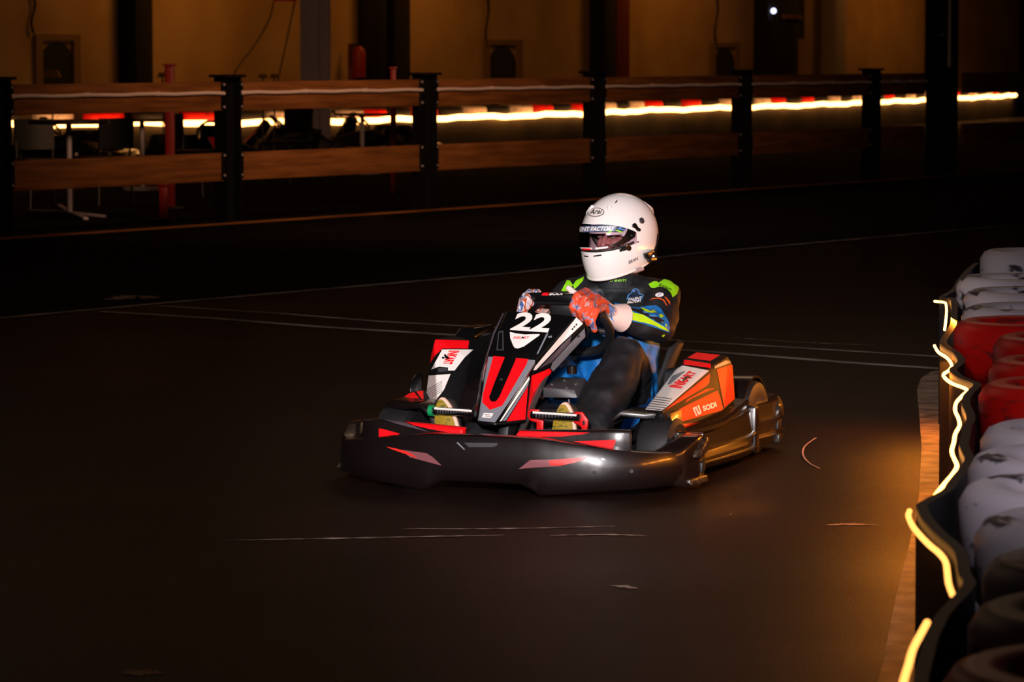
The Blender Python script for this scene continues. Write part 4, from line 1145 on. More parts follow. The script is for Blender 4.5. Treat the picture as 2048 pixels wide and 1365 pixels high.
rows = [[(p.x + .014, p.y, 0), (p.x + .008, p.y, 0), (p.x + .006, p.y, BZ + .018), (p.x + .03, p.y, BZ + .018), (p.x + .03, p.y, 0)] for p in bp_]
belt = loft('barrier_belt', rows, 'rubber_belt', None, close=True, caps=True)
tag(belt, 'wavy black rubber belt standing in front of the painted tyre stacks', 'barrier belt')
ropes = []
for nm, pth, r, lb in (('far', far_path, .005, 'short farthest piece of glowing orange light rope on the belt beside the white tyres'), ('mid', mid_path, .0052, 'longest wavy piece of glowing orange light rope along the red tyres'),
                   ('near', near_path, .0062, 'thick glowing orange rope piece curving round the black belt corner below the kerb glow'), ('last', last_path, .0065, 'nearest piece of glowing orange light rope at the bottom edge')):
    P = catmull([q + Vector((-.012, 0, 0)) for q in g3(pth)], 4)
    o = tube('led_rope', P, r, 'led_near' if nm in ('near', 'last') else 'led', None, seg=8); tag(o, lb, 'light rope', 'glowing light rope on the tyre wall'); ropes.append(o)

def tyre_mesh(name, R, Hh, m, seg=48):
    prof = [(.60 * R, .06 * Hh), (.62 * R, 0), (.8 * R, -.0), (.93 * R, .05 * Hh), (1.0 * R, .2 * Hh), (1.0 * R, .8 * Hh), (.93 * R, .95 * Hh), (.84 * R, 1.0 * Hh), (.80 * R, .985 * Hh), (.76 * R, 1.0 * Hh), (.64 * R, .97 * Hh), (.60 * R, .92 * Hh), (.57 * R, .84 * Hh),
            (.62 * R, .75 * Hh), (.86 * R, .6 * Hh), (.86 * R, .4 * Hh), (.62 * R, .25 * Hh), (.57 * R, .14 * Hh)]
    V, Fc = [], []; n_ = len(prof)
    for i in range(seg):
        a = 2 * PI * i / seg
        for r, z in prof: V.append((r * math.cos(a), r * math.sin(a), z))
    for i in range(seg):
        for j in range(n_):
            Fc.append((i * n_ + j, ((i + 1) % seg) * n_ + j, ((i + 1) % seg) * n_ + (j + 1) % n_, i * n_ + (j + 1) % n_))
    me = bpy.data.meshes.new(name); me.from_pydata(V, [], Fc)
    bm = bmesh.new(); bm.from_mesh(me); bmesh.ops.recalc_face_normals(bm, faces=bm.faces); bm.to_mesh(me); bm.free()
    me.materials.append(M[m]); smooth(me, 45); return me
tm = {k: tyre_mesh('tyre_' + k, .262, .199, 'tyre_' + k) for k in ('white', 'red')}
order = {}
EDGE = [(5.0, 1878), (5.6, 1890), (6.0, 1948), (6.5, 1938), (7.0, 1945), (7.5, 1928), (8.0, 1940), (8.7, 1929), (9.8, 1942), (11.0, 1935), (12.0, 1913), (12.7, 1903), (14.4, 1917), (16.2, 1940), (17, 1945)]
def edge_x(y):
    for (a, xa), (b, xb) in zip(EDGE, EDGE[1:]):
        if y <= b: return ((xa + (xb - xa) * (y - a) / (b - a)) - 1024) / F * y
    return .13 * y
def belt_x(y):
    for a, b in zip(bp_, bp_[1:]):
        if a.y <= y <= b.y: return a.x + (b.x - a.x) * (y - a.y) / max(1e-6, b.y - a.y)
    return bp_[0].x if y < bp_[0].y else bp_[-1].x
stacks = [(16.0, 1938, 'white'), (14.15, 1916, 'white'), (13.35, 1926, 'white'), (12.5, 1900, 'white'), (11.85, 1912, 'red'), (11.2, 1992, 'red'), (10.35, 1984, 'red'), (9.62, 1941, 'red'),
          (8.50, 1927, 'white'), (7.92, 1936, 'white'), (7.36, 1927, 'white'), (6.82, 1944, 'white'), (6.27, 1934, 'white'), (5.72, 1950, 'white'), (5.17, 1886, 'red'), (4.62, 1874, 'red')]
stacks = stacks[::-1]
cnt = {}
zone = lambda y, k: 'dark red at the bottom corner' if y < 5.4 else ('white in the near row' if y < 8.75 else ('red in the middle row' if k == 'red' else 'white in the far row'))
ordn = ['nearest', 'second', 'third', 'fourth', 'fifth', 'sixth', 'seventh', 'eighth', 'ninth']
for i, (y, xe, k) in enumerate(stacks):
    z_ = zone(y, k); cnt[z_] = cnt.get(z_, 0)
    mx = max((xe - 1024) / F * (y - .02), max(belt_x(y + d) for d in (-.15, 0, .15)) + .032)
    for lay_ in range(3):
        o = bpy.data.objects.new('painted_tyre', tm[k]); COL.objects.link(o)
        o.location = (mx + .262 + (random.uniform(0, .02) if lay_ < 2 else 0), y, lay_ * .2)
        o.rotation_euler.z = random.uniform(0, 6.28)
        if lay_ == 2:
            tag(o, f'{ordn[cnt[z_]]} top tyre from the camera, painted {z_} at right', 'tyre', 'top tyres of the near tyre wall')
        else:
            tag(o, f'{k} painted tyre lower in a stack behind the black belt', 'tyre', f'lower {k} tyres of the near wall')
    cnt[z_] += 1

# ---------------- fence
post_d = [27.93 + 2.455 * i for i in range(-1, 9)]
def fpt(d): return Vector(((d - 34.06) / 1.52, d, 0))
ordp = ['leftmost', 'second', 'third', 'fourth', 'fifth', 'sixth', 'seventh', 'eighth', 'ninth', 'tenth']
def fence_frame(p, a, b, z):   # a along fence, b towards the track
    return p + fdir * a + fnrm * b + Vector((0, 0, z))
def fbox(p, a0, a1, b0, b1, z0, z1):
    v = [fence_frame(p, a, b, z) for a in (a0, a1) for b in (b0, b1) for z in (z0, z1)]
    return v, [(0, 1, 3, 2), (4, 6, 7, 5), (0, 4, 5, 1), (2, 3, 7, 6), (0, 2, 6, 4), (1, 5, 7, 3)]
plabels = {1: 'black steel fence post cut by the left picture edge', 2: 'black steel fence post right of the pedestal table', 3: 'black steel fence post right of the slim red marker post', 4: 'black steel fence post above the helmet',
           5: 'black steel fence post just right of the helmet', 6: 'black steel fence post left of the tall black column'}
for i, d in enumerate(post_d):
    if i in (0, 7, 8, 9): continue
    p = fpt(d)
    po = thing('fence_post', plabels[i], 'fence post', p, 0, 'steel posts of the wooden fence')
    v, f = join_geo([fbox(p, -.1, -.086, -.07, .07, 0, 1.26), fbox(p, .086, .1, -.07, .07, 0, 1.26), fbox(p, -.075, .075, -.006, .006, 0, 1.26)])
    mesh('post_beam', v, f, 'post_steel', po)
    v, f = fbox(p, -.135, .135, -.1, .1, 1.26, 1.283); mesh('post_cap', v, f, 'post_steel', po, bevel=.004)
    for s in (-1, 1):
        for z0, z1 in ((.40, .62), (.99, 1.22)):
            v, f = fbox(p, s * .085, s * .15, .045, .052, z0, z1); mesh('rail_bracket', v, f, 'post_steel', po)
    for s in (-1, 1):
        for z in (.43, .6, 1.01, 1.2):
            q = fence_frame(p, s * .12, .05, z)
            v, f = tube_geo([q, q + fnrm * .012], .010, 8); mesh('bolt', v, f, 'brushed', po)
rl = ['leftmost bay by the pedestal table', 'second bay from the left, before the pale column', 'third bay, before the second wall alcove', 'fourth bay, behind the white helmet', 'fifth bay, right of the helmet', 'sixth bay, ending at the tall column', 'last bay at the right picture edge']
for i in range(1, 8):
    a, b = fpt(post_d[i]), fpt(post_d[i + 1])
    if i == 6: b = fpt(41.35)
    if i == 7: a, b = fpt(42.0), fpt(47.5)
    L_n = (b - a).length
    for nm, z0, z1, wd in (('upper', .98, 1.222, 'upper wide timber board of the fence, '), ('lower', .382, .622, 'lower wide timber board of the fence, ')):
        v, f = fbox(a, .115, L_n - .115, .005, .04, z0, z1)
        o = mesh('fence_board', v, f, 'wood', None, bevel=.004); tag(o, wd + rl[i - 1], 'fence board', 'timber boards of the fence')
    v, f = fbox(a, .1, L_n - .1, .025, .045, 0.0, .10)
    if i < 7:
        P = []
        for t in range(13):
            q = fence_frame(a, .125 + (L_n - .25) * t / 12, .060, 1.128 + .004 * math.sin(t * 1.9)); P.append(q)
        o = tube('conduit_pipe', P, .0155, 'pipe', None, seg=10); tag(o, 'thin pale pipe on the fence, ' + rl[i - 1], 'pipe', 'pale pipes on the fence')
        for t in (0, 4, 8):
            q = P[t]; v, f = tube_geo([q - fdir * .025, q + fdir * .025], .019, 10); mesh('pipe_clip', v, f, 'pipe', o)
# low kerb under the fence
k0, k1 = fpt(24.5), fpt(60)
v, f = join_geo([fbox(k0, 0, (k1 - k0).length, .12, .30, 0, .02), fbox(k0, 0, (k1 - k0).length, .12, .14, .02, .032)])
o = mesh('trim_5', v, f, 'outer_floor'); tag(o, kind='structure')
v, f = fbox(k0, 0, (k1 - k0).length, .14, .165, .02, .036)
o = mesh('trim_6', v, f, 'wood'); tag(o, kind='structure')  # lit top edge of the black barrier, painted as an orange-brown strip

# tall black column with pipe at the right
p = fpt(41.68)
cl = thing('steel_column', 'tall black steel column standing in the fence line at the right', 'column', p)
v, f = join_geo([fbox(p, -.16, -.14, -.13, .13, 0, 4.5), fbox(p, .14, .16, -.13, .13, 0, 4.5), fbox(p, -.14, .14, -.01, .01, 0, 4.5)]); mesh('beam', v, f, 'dark_metal', cl)
q = fence_frame(p, -.02, .10, 1.29); tube('white_pipe', [q, q + Vector((0, 0, 3))], .018, 'pipe', cl)
cm = thing('security_camera', 'small dark camera bracketed on the tall black column', 'camera', fence_frame(p, -.25, .15, 1.7))
v, f = join_geo([fbox(p, -.34, -.20, .05, .16, 1.62, 1.72), fbox(p, -.2, -.12, .05, .09, 1.64, 1.68)]); mesh('housing', v, f, 'black_gloss', cm, bevel=.01)
q = fence_frame(p, -.34, .165, 1.66); bm = bmesh.new(); bmesh.ops.create_icosphere(bm, subdivisions=2, radius=.03, matrix=Matrix.Translation(q)); me = bpy.data.meshes.new('lens'); bm.to_mesh(me); bm.free(); me.materials.append(M['chrome']); link(bpy.data.objects.new('lens', me), cm)

# ---------------- things behind the fence
def Gd(x, d, z=0): 
    X = (x - 1024) * d / F; return Vector((X, d, z))
def zat(y, d):
    r = ray(1024, y); return CH + r.z * (d / r.y)
# pedestal table
td = 31.7
tp = Gd(139, td)
tb = thing('pedestal_table', 'round dark pedestal table with splayed steel feet behind the left fence bay', 'table', tp)
v, f = tube_geo([tp + Vector((0, 0, zat(248, td))), tp + Vector((0, 0, zat(240, td)))], .36, 40); mesh('table_top', v, f, 'table_top', tb)
tube('column', [tp + Vector((0, 0, .05)), tp + Vector((0, 0, zat(247, td)))], .026, 'brushed', tb, seg=16)
for x, y in ((57, 426), (211, 437), (118, 415), (172, 442)):
    q = ground(x, y)
    v, f = bar_geo(tp + Vector((0, 0, .05)), Vector((q.x, q.y, .018)), .05, .025); mesh('foot', v, f, 'brushed', tb, bevel=.006)
# chairs and stools further left/centre, seen as dark shapes against the light strip
M['chair_dark'] = mat('chair_dark', '#0c0b0a', .45)
def cafe_chair(x, d, rz, label):
    p = Gd(x, d)
    t = thing('cafe_chair', label, 'chair', p, rz, 'dark chairs between the fence and the far wall')
    R = Matrix.Translation(p) @ Matrix.Rotation(rz, 4, 'Z')
    T = lambda a: R @ Vector(a)
    def bx(nm, x0, x1, y0, y1, z0, z1, m='chair_dark', bev=.006):
        v, f = box_geo(x0, x1, y0, y1, z0, z1); mesh(nm, [T(q) for q in v], f, m, t, bevel=bev)
    bx('seat', -.21, .21, -.21, .21, .44, .47)
    rows = [[T((xx, .2 + .03 * (zz - .5) + .03 * math.cos(xx * 7) - off, zz)) for zz in (.55, .65, .75, .84)] for off in (0,) for xx in (-.2, -.1, 0, .1, .2)]
    loft('backrest', rows, 'chair_dark', t, solid=.02)
    for sx in (-1, 1):
        for sy in (-1, 1):
            v, f = tube_geo([T((sx * .17, sy * .17, .45)), T((sx * .21, sy * .22, 0))], .013, 8); mesh('leg', v, f, 'chair_dark', t)
        v, f = tube_geo([T((sx * .18, .19, .45)), T((sx * .19, .215, .82))], .012, 8); mesh('back_post', v, f, 'chair_dark', t)
cafe_chair(85, 33.6, .5, 'dark cafe chair left of the pedestal table')
cafe_chair(206, 34.4, -2.4, 'dark cafe chair right of the pedestal table')
# karts parked in the pit lane far behind, dark against the light strip
def parked_mesh():
    V, Fc, mi, mats = [], [], [], []
    keep = ('front_bumper', 'bumper_wing', 'bumper_corner', 'side_bumper', 'rear_bumper', 'side_pod', 'nose_fairing', 'seat', 'tyre', 'engine_cover', 'exhaust_cover', 'floor_tray')
    objs = [o for o in kart.children if o.name.startswith(keep)] + [sw] + [o for o in nose.children if o.name.startswith(('red_panel', 'grey_panel'))]
    for o in objs:
        n0 = len(V); V += [KI @ v.co + Vector((.85, 0, 0)) for v in o.data.vertices]
        m_i = o.data.materials[0]
        if m_i not in mats: mats.append(m_i)
        for p in o.data.polygons: Fc.append(tuple(i + n0 for i in p.vertices)); mi.append(mats.index(m_i))
    me = bpy.data.meshes.new('parked_kart'); me.from_pydata([tuple(v) for v in V], [], Fc)
    for m_ in mats: me.materials.append(m_)
    for p, i in zip(me.polygons, mi): p.material_index = i; p.use_smooth = True
    me.set_sharp_from_angle(angle=.6)
    return me
pkm = parked_mesh()
for x_, d_, r_, lb_ in ((118, 45.9, 2.9, 'dark kart parked in the pit lane behind the pedestal table'), (408, 43.8, -1.0, 'dark kart parked between the thick red post and the second fence post'),
                        (572, 47.2, 3.4, 'dark kart parked just left of the pale column'), (735, 49.2, 2.8, 'dark kart parked between the pale column and the slim red post')):
    o = bpy.data.objects.new('parked_kart', pkm); COL.objects.link(o); o.location = Gd(x_, d_); o.rotation_euler.z = r_
    tag(o, lb_, 'go-kart', 'karts parked in the pit lane')
cafe_chair(385, 36.5, 1.2, 'dark cafe chair right of the thick red marker post')
cafe_chair(575, 40.0, -.6, 'dark cafe chair just left of the pale column')
t2 = Gd(285, 38)
tb2 = thing('pedestal_table', 'dark pedestal table half hidden left of the thick red marker post', 'table', t2)
v, f = tube_geo([t2 + Vector((0, 0, .73)), t2 + Vector((0, 0, .755))], .34, 36); mesh('table_top', v, f, 'table_top', tb2)
tube('column', [t2 + Vector((0, 0, .03)), t2 + Vector((0, 0, .74))], .026, 'brushed', tb2, seg=14)
v, f = tube_geo([t2, t2 + Vector((0, 0, .03))], .22, 30); mesh('base', v, f, 'brushed', tb2)
t3 = Gd(725, 43)
tb3 = thing('pedestal_table', 'dark pedestal table between the pale column and the slim red marker post', 'table', t3)
v, f = tube_geo([t3 + Vector((0, 0, .70)), t3 + Vector((0, 0, .725))], .36, 36); mesh('table_top', v, f, 'table_top', tb3)
tube('column', [t3 + Vector((0, 0, .03)), t3 + Vector((0, 0, .71))], .026, 'brushed', tb3, seg=14)
v, f = tube_geo([t3, t3 + Vector((0, 0, .03))], .22, 30); mesh('base', v, f, 'brushed', tb3)
# red marker posts
def marker(x, d, w, y0, label):
    p = Gd(x, d); t = thing('marker_post', label, 'post', p, 0, 'red posts behind the fence')
    z1 = zat(y0, d)
    v, f = box_geo(p.x - w / 2, p.x + w / 2, p.y - w / 2, p.y + w / 2, .02, z1); mesh('shaft', v, f, 'red_dim', t, bevel=.01)
    v, f = box_geo(p.x - w * 1.3, p.x + w * 1.3, p.y - w * 1.3, p.y + w * 1.3, 0, .025); mesh('base_plate', v, f, 'dark_metal', t, bevel=.004)
    v, f = box_geo(p.x - w * .7, p.x + w * .7, p.y - w * .7, p.y + w * .7, z1, z1 + .02); mesh('cap', v, f, 'red_dim', t, bevel=.004)
marker(341, 33.5, .085, 132, 'tall thick red post behind the left fence bay')
marker(327, 31.0, .075, 372, 'short red post in front of the tall thick red one')
marker(787, 33.6, .055, 138, 'slim red post behind the second fence bay')
# pale column
d = 48.2
p = Gd(632, d); w = 58 * d / F / 2
o = thing('pale_column', 'pale square column rising behind the second fence bay', 'column', p)
v, f = join_geo([box_geo(p.x - w, p.x + w * .3, p.y - .15, p.y + .2, 0, 4.6), box_geo(p.x + w * .3, p.x + w, p.y - .05, p.y + .2, 0, 4.6)]); mesh('shaft', v, f, 'pale_column', o, bevel=.01)
v, f = box_geo(p.x - w * 1.15, p.x + w * 1.15, p.y - .22, p.y + .27, 0, .06); mesh('foot', v, f, 'dark_metal', o)

# far barrier: body, light strip, row of tyres
BP = [(-120, 47.9), (40, 48.5), (425, 49.3), (670, 50.4), (830, 52.2), (1000, 54.2), (1165, 56.6), (1300, 59.6), (1460, 62.2), (1637, 65.6), (1865, 72.2), (2035, 79.0), (2120, 83)]
bpath = catmull([Gd(x, d) for x, d in BP], 10)
blen = [0.0]
for a, b in zip(bpath, bpath[1:]): blen.append(blen[-1] + (b - a).length)
def bat(s, off=0.0, z=0.0):
    s = max(0, min(s, blen[-1] - 1e-4))
    i = max(k for k in range(len(blen) - 1) if blen[k] <= s)
    a, b = bpath[i], bpath[i + 1]; t = (s - blen[i]) / (blen[i + 1] - blen[i])
    d = (b - a).normalized(); nn = Vector((d.y, -d.x, 0))
    return a.lerp(b, t) + nn * off + Vector((0, 0, z))
M['belt_far'] = mat('belt_far', '#3c3420', .6, col2='#221c12', scale=1.2)
BLN = blen[-1]
rows = [[bat(BLN * i / 90, o_, z_) for o_, z_ in ((0, 0), (0, .44), (-.9, .44), (-.9, 0))] for i in range(91)]
o = loft('barrier_block', rows, 'belt_far', None, close=True, caps=True); tag(o, 'long low dark belt-covered barrier in front of the back wall', 'barrier')
P = [bat(BLN * i / 130, .055, .482 + .010 * math.sin(i * .9) + .008 * math.sin(i * 2.3)) for i in range(131)]
i1 = max(i for i in range(131) if (1024 + F * P[i].x / P[i].y) < 2030)
o = tube('light_strip', P[:i1 + 1], .042, 'led_far', None, seg=8); tag(o, 'long glowing orange light strip along the far barrier', 'light strip')
tf = {k: tyre_mesh('far_tyre_' + k, .29, .2, m_, 24) for k, m_ in (('white', 'tyre_white'), ('red', 'tyre_red'), ('black', 'rubber'))}
for i in range(int(BLN / .69)):
    k = ('white', 'black', 'white', 'red', 'black', 'red', 'black')[i % 7]
    q = bat(.31 + .69 * i, -.36 - random.uniform(0, .04), .44)
    o = bpy.data.objects.new('far_tyre', tf[k]); COL.objects.link(o); o.location = q
    o.rotation_euler.z = random.uniform(0, 6)
    tag(o, f'{k} tyre lying on the far barrier above the light strip', 'tyre', f'{k} tyres on the far barrier')

# back wall
W0, W1 = Vector((-7, 55.3, 0)), Vector((4.5, 77, 0))
wd_ = (W1 - W0).normalized(); wn = Vector((wd_.y, -wd_.x, 0))
def wx(x):  # distance along the wall under frame column x
    r = (x - 1024) / F; o0, dd = W0, wd_
    t = (r * o0.y - o0.x) / (dd.x - r * dd.y); return t
def wp_(a, b, z): return W0 + wd_ * a + wn * b + Vector((0, 0, z))
def wbox(a0, a1, b0, b1, z0, z1):
    v = [wp_(a, b, z) for a in (a0, a1) for b in (b0, b1) for z in (z0, z1)]
    return v, [(0, 1, 3, 2), (4, 6, 7, 5), (0, 4, 5, 1), (2, 3, 7, 6), (0, 2, 6, 4), (1, 5, 7, 3)]
v, f = wbox(-34, wx(2048) + 14, -.4, 0, 0, 6.5)
o = mesh('wall_back', v, f, 'plaster'); tag(o, kind='structure')
v, f = wbox(-34, wx(2048) + 14, -.02, .03, 0, .25); o = mesh('baseboard_back', v, f, 'dark_metal'); tag(o, kind='structure')
def wz(y, x):
    a = wx(x); d = (W0 + wd_ * a).y; return zat(y, d)
# arched alcoves
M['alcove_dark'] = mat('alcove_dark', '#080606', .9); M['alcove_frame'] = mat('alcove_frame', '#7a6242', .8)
for x0, x1, yt, lb in ((84, 146, 84, 'dark arched alcove with a plaster surround at the left end of the wall'), (976, 1030, 92, 'dark arched alcove in the middle of the wall'), (1426, 1466, 96, 'dark arched alcove on the right, beside the dark cabinet')):
    a0, a1 = wx(x0), wx(x1); zt = wz(yt, (x0 + x1) / 2)
    t = thing('wall_alcove', lb, 'alcove', wp_((a0 + a1) / 2, 0, 0), 0)
    mx_ = (a1 - a0) * .18
    v, f = join_geo([wbox(a0 - mx_ * 1.2, a0, 0, .05, 0, zt + .12), wbox(a1, a1 + mx_ * 1.2, 0, .05, 0, zt + .12), wbox(a0, a1, 0, .05, zt + .02, zt + .12)]); mesh('surround', v, f, 'alcove_frame', t)
    k = 16; ring_ = [((a0 + a1) / 2 + (a1 - a0) / 2 * math.cos(PI * i / k), zt - (a1 - a0) * .35 + (a1 - a0) * .35 * math.sin(PI * i / k)) for i in range(k + 1)]
    ring_ = [(a1, 0)] + ring_ + [(a0, 0)]; kk_ = len(ring_)
    V = [wp_(a, .02, z) for a, z in ring_] + [wp_(a, .005, z) for a, z in ring_]
    mesh('dark_opening', V, [tuple(range(kk_)), tuple(range(2 * kk_ - 1, kk_ - 1, -1))] + [(i, (i + 1) % kk_, (i + 1) % kk_ + kk_, i + kk_) for i in range(kk_)], 'alcove_dark', t)
# wall columns and ducts
def wcol(x0, x1, y1, m, label, b=.35, name='wall_column', z0=0.0):
    a0, a1 = wx(x0), wx(x1)
    v, f = wbox(a0, a1, 0.0, b, z0, 6.4); o = mesh(name, v, f, m, None, bevel=.01); tag(o, label, 'column'); return o
wcol(238, 272, 0, 'alcove_dark', 'black column on the wall right of the left alcove')
wcol(716, 741, 0, 'dark_metal', 'narrow dark column left of the broad black one')
wcol(757, 788, 0, 'alcove_dark', 'broad black column on the wall above the slim red post')
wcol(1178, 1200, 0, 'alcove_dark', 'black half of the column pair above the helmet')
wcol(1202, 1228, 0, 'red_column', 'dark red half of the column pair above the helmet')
wcol(1640, 1662, 0, 'pale_column', 'dim grey column right of the dark cabinet')
wcol(2034, 2060, 0, 'alcove_dark', 'black column cut by the right picture edge')
wcol(1846, 1862, 0, 'dark_metal', 'dark pipe column left of the tall steel column', .25)
a0, a1 = wx(1505), wx(1566)
t = thing('dark_cabinet', 'tall dark cabinet on the wall with a small white lamp on top', 'cabinet', wp_((a0 + a1) / 2, 0, 0))
v, f = wbox(a0, a1, 0, .35, 0, wz(0, 1535) + .8); mesh('carcass', v, f, 'alcove_dark', t, bevel=.01)
v, f = wbox(a0 + .12, a1 - .25, .35, .37, .3, wz(42, 1535)); mesh('door_panel', v, f, 'dark_metal', t)
v, f = wbox(wx(1533), wx(1568), .35, .42, wz(38, 1550), wz(30, 1550)); mesh('ledge', v, f, 'wood', t)
v, f = wbox(wx(1566), wx(1582), 0, .3, wz(78, 1570), wz(0, 1570) + .8); mesh('side_duct', v, f, 'alcove_dark', t)
q = wp_(wx(1510), .42, wz(22, 1510)); bm = bmesh.new(); bmesh.ops.create_icosphere(bm, subdivisions=2, radius=.06, matrix=Matrix.Translation(q)); me = bpy.data.meshes.new('lamp'); bm.to_mesh(me); bm.free()
M['lamp_cool'] = mat('lamp_cool', '#ffffff', .4, emit='#d4dcff', estr=3.0); me.materials.append(M['lamp_cool'])
o = bpy.data.objects.new('status_lamp', me); link(o, t)
# wires on the wall
for x, y1, sw_, lb in ((66, 66, 4, 'dark cable running down to the left alcove'), (971, 96, 3, 'dark cable running down to the middle alcove'), (1428, 92, 3, 'dark cable running down to the right alcove')):
    P = [wp_(wx(x + sw_ * math.sin(i * .8)), .04, wz(-10 + (y1 + 10) * i / 8, x)) for i in range(9)]
    tag(tube('wall_cable', P, .022, 'dark_metal', None, seg=6), lb, 'cable', 'cables on the back wall')
for pts, lb in (([(552, -10), (540, 40), (508, 95), (468, 152)], 'slanting hanging cord left of the pale column, the left one'), ([(594, -10), (586, 30), (572, 95), (558, 160)], 'steep hanging cord beside the pale column')):
    P = catmull([Gd(x, 50.5, zat(y, 50.5)) for x, y in pts] + [Gd(pts[-1][0] - 8, 50.5, zat(225, 50.5))], 5)
    tag(tube('hanging_cord', P, .012, 'dark_metal', None, seg=6), lb, 'cord', 'cords hanging before the wall')
q = Gd(572, 50.5, zat(-6, 50.5))
o = box('cord_reel', q.x - .17, q.x + .17, q.y - .1, q.y + .1, q.z - .06, q.z + .2, 'red_dim', bevel=.02); tag(o, 'red box the two cords hang from at the top edge', 'cord reel')
# fire extinguisher on the wall
q = wp_(wx(690), .3, 0); ez0, ez1 = wz(155, 690), wz(96, 690)
fe = thing('fire_extinguisher', 'red fire extinguisher hanging on the wall right of the pale column', 'fire extinguisher', Vector((q.x, q.y, ez0)))
v, f = tube_geo([(q.x, q.y, ez0), (q.x, q.y, ez1 - .06), (q.x, q.y, ez1), (q.x, q.y, ez1 + .03)], [.11, .11, .07, .03], 20); mesh('cylinder', v, f, 'red_dim', fe)
tube('valve', [(q.x, q.y, ez1 + .02), (q.x, q.y, ez1 + .09)], .03, 'dark_metal', fe)
tube('hose', catmull([(q.x, q.y, ez1 + .06), (q.x - .14, q.y - .02, ez1 + .03), (q.x - .15, q.y - .02, ez0 + .2)], 5), .014, 'dark_metal', fe, seg=6)
v, f = box_geo(q.x - .2, q.x - .06, q.y + .02, q.y + .06, ez0 - .05, ez1 + .08); mesh('wall_bracket', v, f, 'red_column', fe)
# added brass pieces on stems, standing in for yellow reflections near the wall
M['brass'] = mat('brass', '#b8861c', .3, metal=.6)
for x, y, lb, s_ in ((107, 148, 'yellow brass piece added for a reflection in front of the left alcove', .09), (327, 150, 'small yellow brass piece added for a reflection left of the tall red post', .06), (527, 152, 'left of the two small yellow pieces added for reflections by the cords', .05), (550, 152, 'right of the two small yellow pieces added for reflections by the cords', .05)):
    d = 44.6 if x > 500 else 46.9; q = Gd(x, d, zat(y, d))
    t = thing('glint_stand', lb, 'lamp', Gd(x, d, 0), 0, 'yellow pieces added for glints before the back wall')
    v, f = tube_geo([(q.x, q.y, q.z - s_ * .5), (q.x, q.y, q.z + s_ * .5)], [s_ * 1.3, s_ * .8], 20); mesh('glint_cone', v, f, 'brass', t)
    tube('stem', [(q.x, q.y, .02), (q.x, q.y, q.z)], .012, 'dark_metal', t, seg=8)
    v, f = tube_geo([(q.x, q.y, 0), (q.x, q.y, .02)], .06, 20); mesh('base', v, f, 'dark_metal', t)

# ================================================================== LIGHT
def area(name, loc, target, size, power, col, sy=None, spread=None):
    l = bpy.data.lights.new(name, 'AREA'); l.energy = power; l.color = col; l.size = size
    if sy: l.shape = 'RECTANGLE'; l.size_y = sy
    if spread: l.spread = math.radians(spread)
    o = bpy.data.objects.new(name, l); COL.objects.link(o); o.location = loc
    o.rotation_euler = (Vector(target) - Vector(loc)).to_track_quat('-Z', 'Y').to_euler(); return o
def spot(name, loc, target, deg, blend, power, col, r=.15):
    l = bpy.data.lights.new(name, 'SPOT'); l.energy = power; l.color = col; l.spot_size = math.radians(deg); l.spot_blend = blend; l.shadow_soft_size = r
    o = bpy.data.objects.new(name, l); COL.objects.link(o); o.location = loc
    o.rotation_euler = (Vector(target) - Vector(loc)).to_track_quat('-Z', 'Y').to_euler(); return o
led_pts = g3(mid_path[::-1])
lp = [led_pts[i] for i in range(0, len(led_pts), 2)] + [led_pts[-1]]
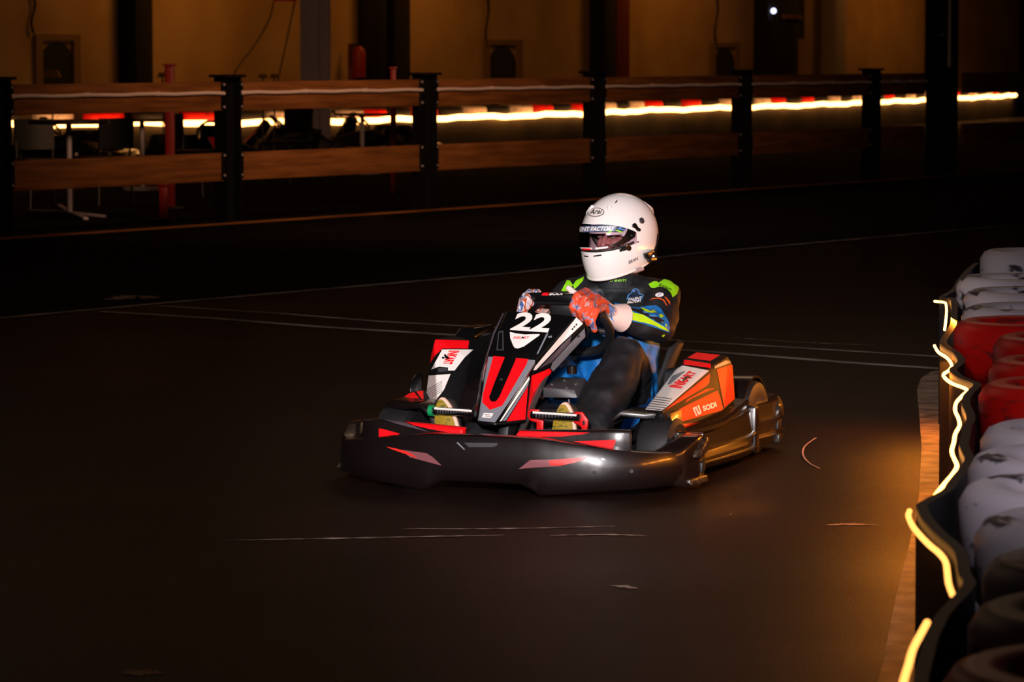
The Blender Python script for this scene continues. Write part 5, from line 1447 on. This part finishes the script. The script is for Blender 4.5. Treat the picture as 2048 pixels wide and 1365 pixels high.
def led_lamp(a, b, power):
    c_ = (a + b) / 2 + Vector((-.02, 0, -.012)); L_l = (b - a).length
    l = bpy.data.lights.new('rope_lamp', 'AREA'); l.shape = 'RECTANGLE'; l.size = L_l; l.size_y = .010; l.energy = power * L_l; l.color = (1.0, .27, .02)
    o = bpy.data.objects.new('rope_lamp', l); COL.objects.link(o)
    z_ax = -Vector((-.72, -.05, -.70)).normalized(); x_ax = (b - a).normalized(); x_ax = (x_ax - z_ax * x_ax.dot(z_ax)).normalized(); y_ax = z_ax.cross(x_ax)
    o.matrix_world = Matrix((( x_ax.x, y_ax.x, z_ax.x, c_.x), (x_ax.y, y_ax.y, z_ax.y, c_.y), (x_ax.z, y_ax.z, z_ax.z, c_.z), (0, 0, 0, 1)))
for a_, b_ in zip(lp, lp[1:]): led_lamp(a_, b_, 8.0 if (a_.y + b_.y) / 2 > 10.7 else .4)
fp = g3(far_path[::-1]); led_lamp(fp[0], fp[-2], 11.0)
npth = g3(near_path[::-1]); led_lamp(npth[4], npth[-2], .3)
kc = K(-.8, 0, .45)
spot('track_spotlight', (-.7, 1.6, 2.7), kc, 15, .5, 6400, (1.0, .92, .91), .26)
spot('track_spotlight_right', (1.2, 3.2, 3.6), (1.65, 10.4, .5), 42, .7, 560, (.92, .86, 1.0), .3)
area('hall_lamp', (-5, 20, 6.5), (-1, 14, 0), 3.0, 22, (1.0, .60, .38), 3.0)
area('hall_lamp', (2.0, 24, 6.5), (.8, 15, 0), 3.0, 26, (1.0, .58, .34), 3.0)
area('fence_lamp', (2.0, 24, 4.6), (-1.2, 32.5, .9), 2.0, 60, (1.0, .50, .26), 2.0, spread=70)
for x in (330, 800, 1300, 1750):  # added overhead lights, out of view, carrying the barrier glow onto the wall
    a = wx(x); q = wp_(a, 2.6, 5.6)
    area('wall_fill', q, wp_(a, 0, 1.2), 1.6, 70 if x != 330 else 85, (1.0, .35, .05), 1.6)
w = bpy.data.worlds.new('World'); scene.world = w; w.use_nodes = True
w.node_tree.nodes['Background'].inputs[0].default_value = (.5, .34, .26, 1); w.node_tree.nodes['Background'].inputs[1].default_value = .005

# ================================================================== CAMERA
cam = bpy.data.cameras.new('Camera'); co = bpy.data.objects.new('Camera', cam); COL.objects.link(co)
co.location = CAM; co.rotation_euler = (PI / 2 - PITCH, 0, 0)
cam.sensor_width = 36; cam.lens = F / 2048 * 36; cam.clip_end = 300
cam.dof.use_dof = True; cam.dof.focus_distance = 12.75; cam.dof.aperture_fstop = 9.0
scene.camera = co
vs_ = scene.view_settings
vs_.view_transform = 'Standard'; vs_.look = 'None'; vs_.gamma = 1; vs_.use_curve_mapping = False; vs_.exposure = 0
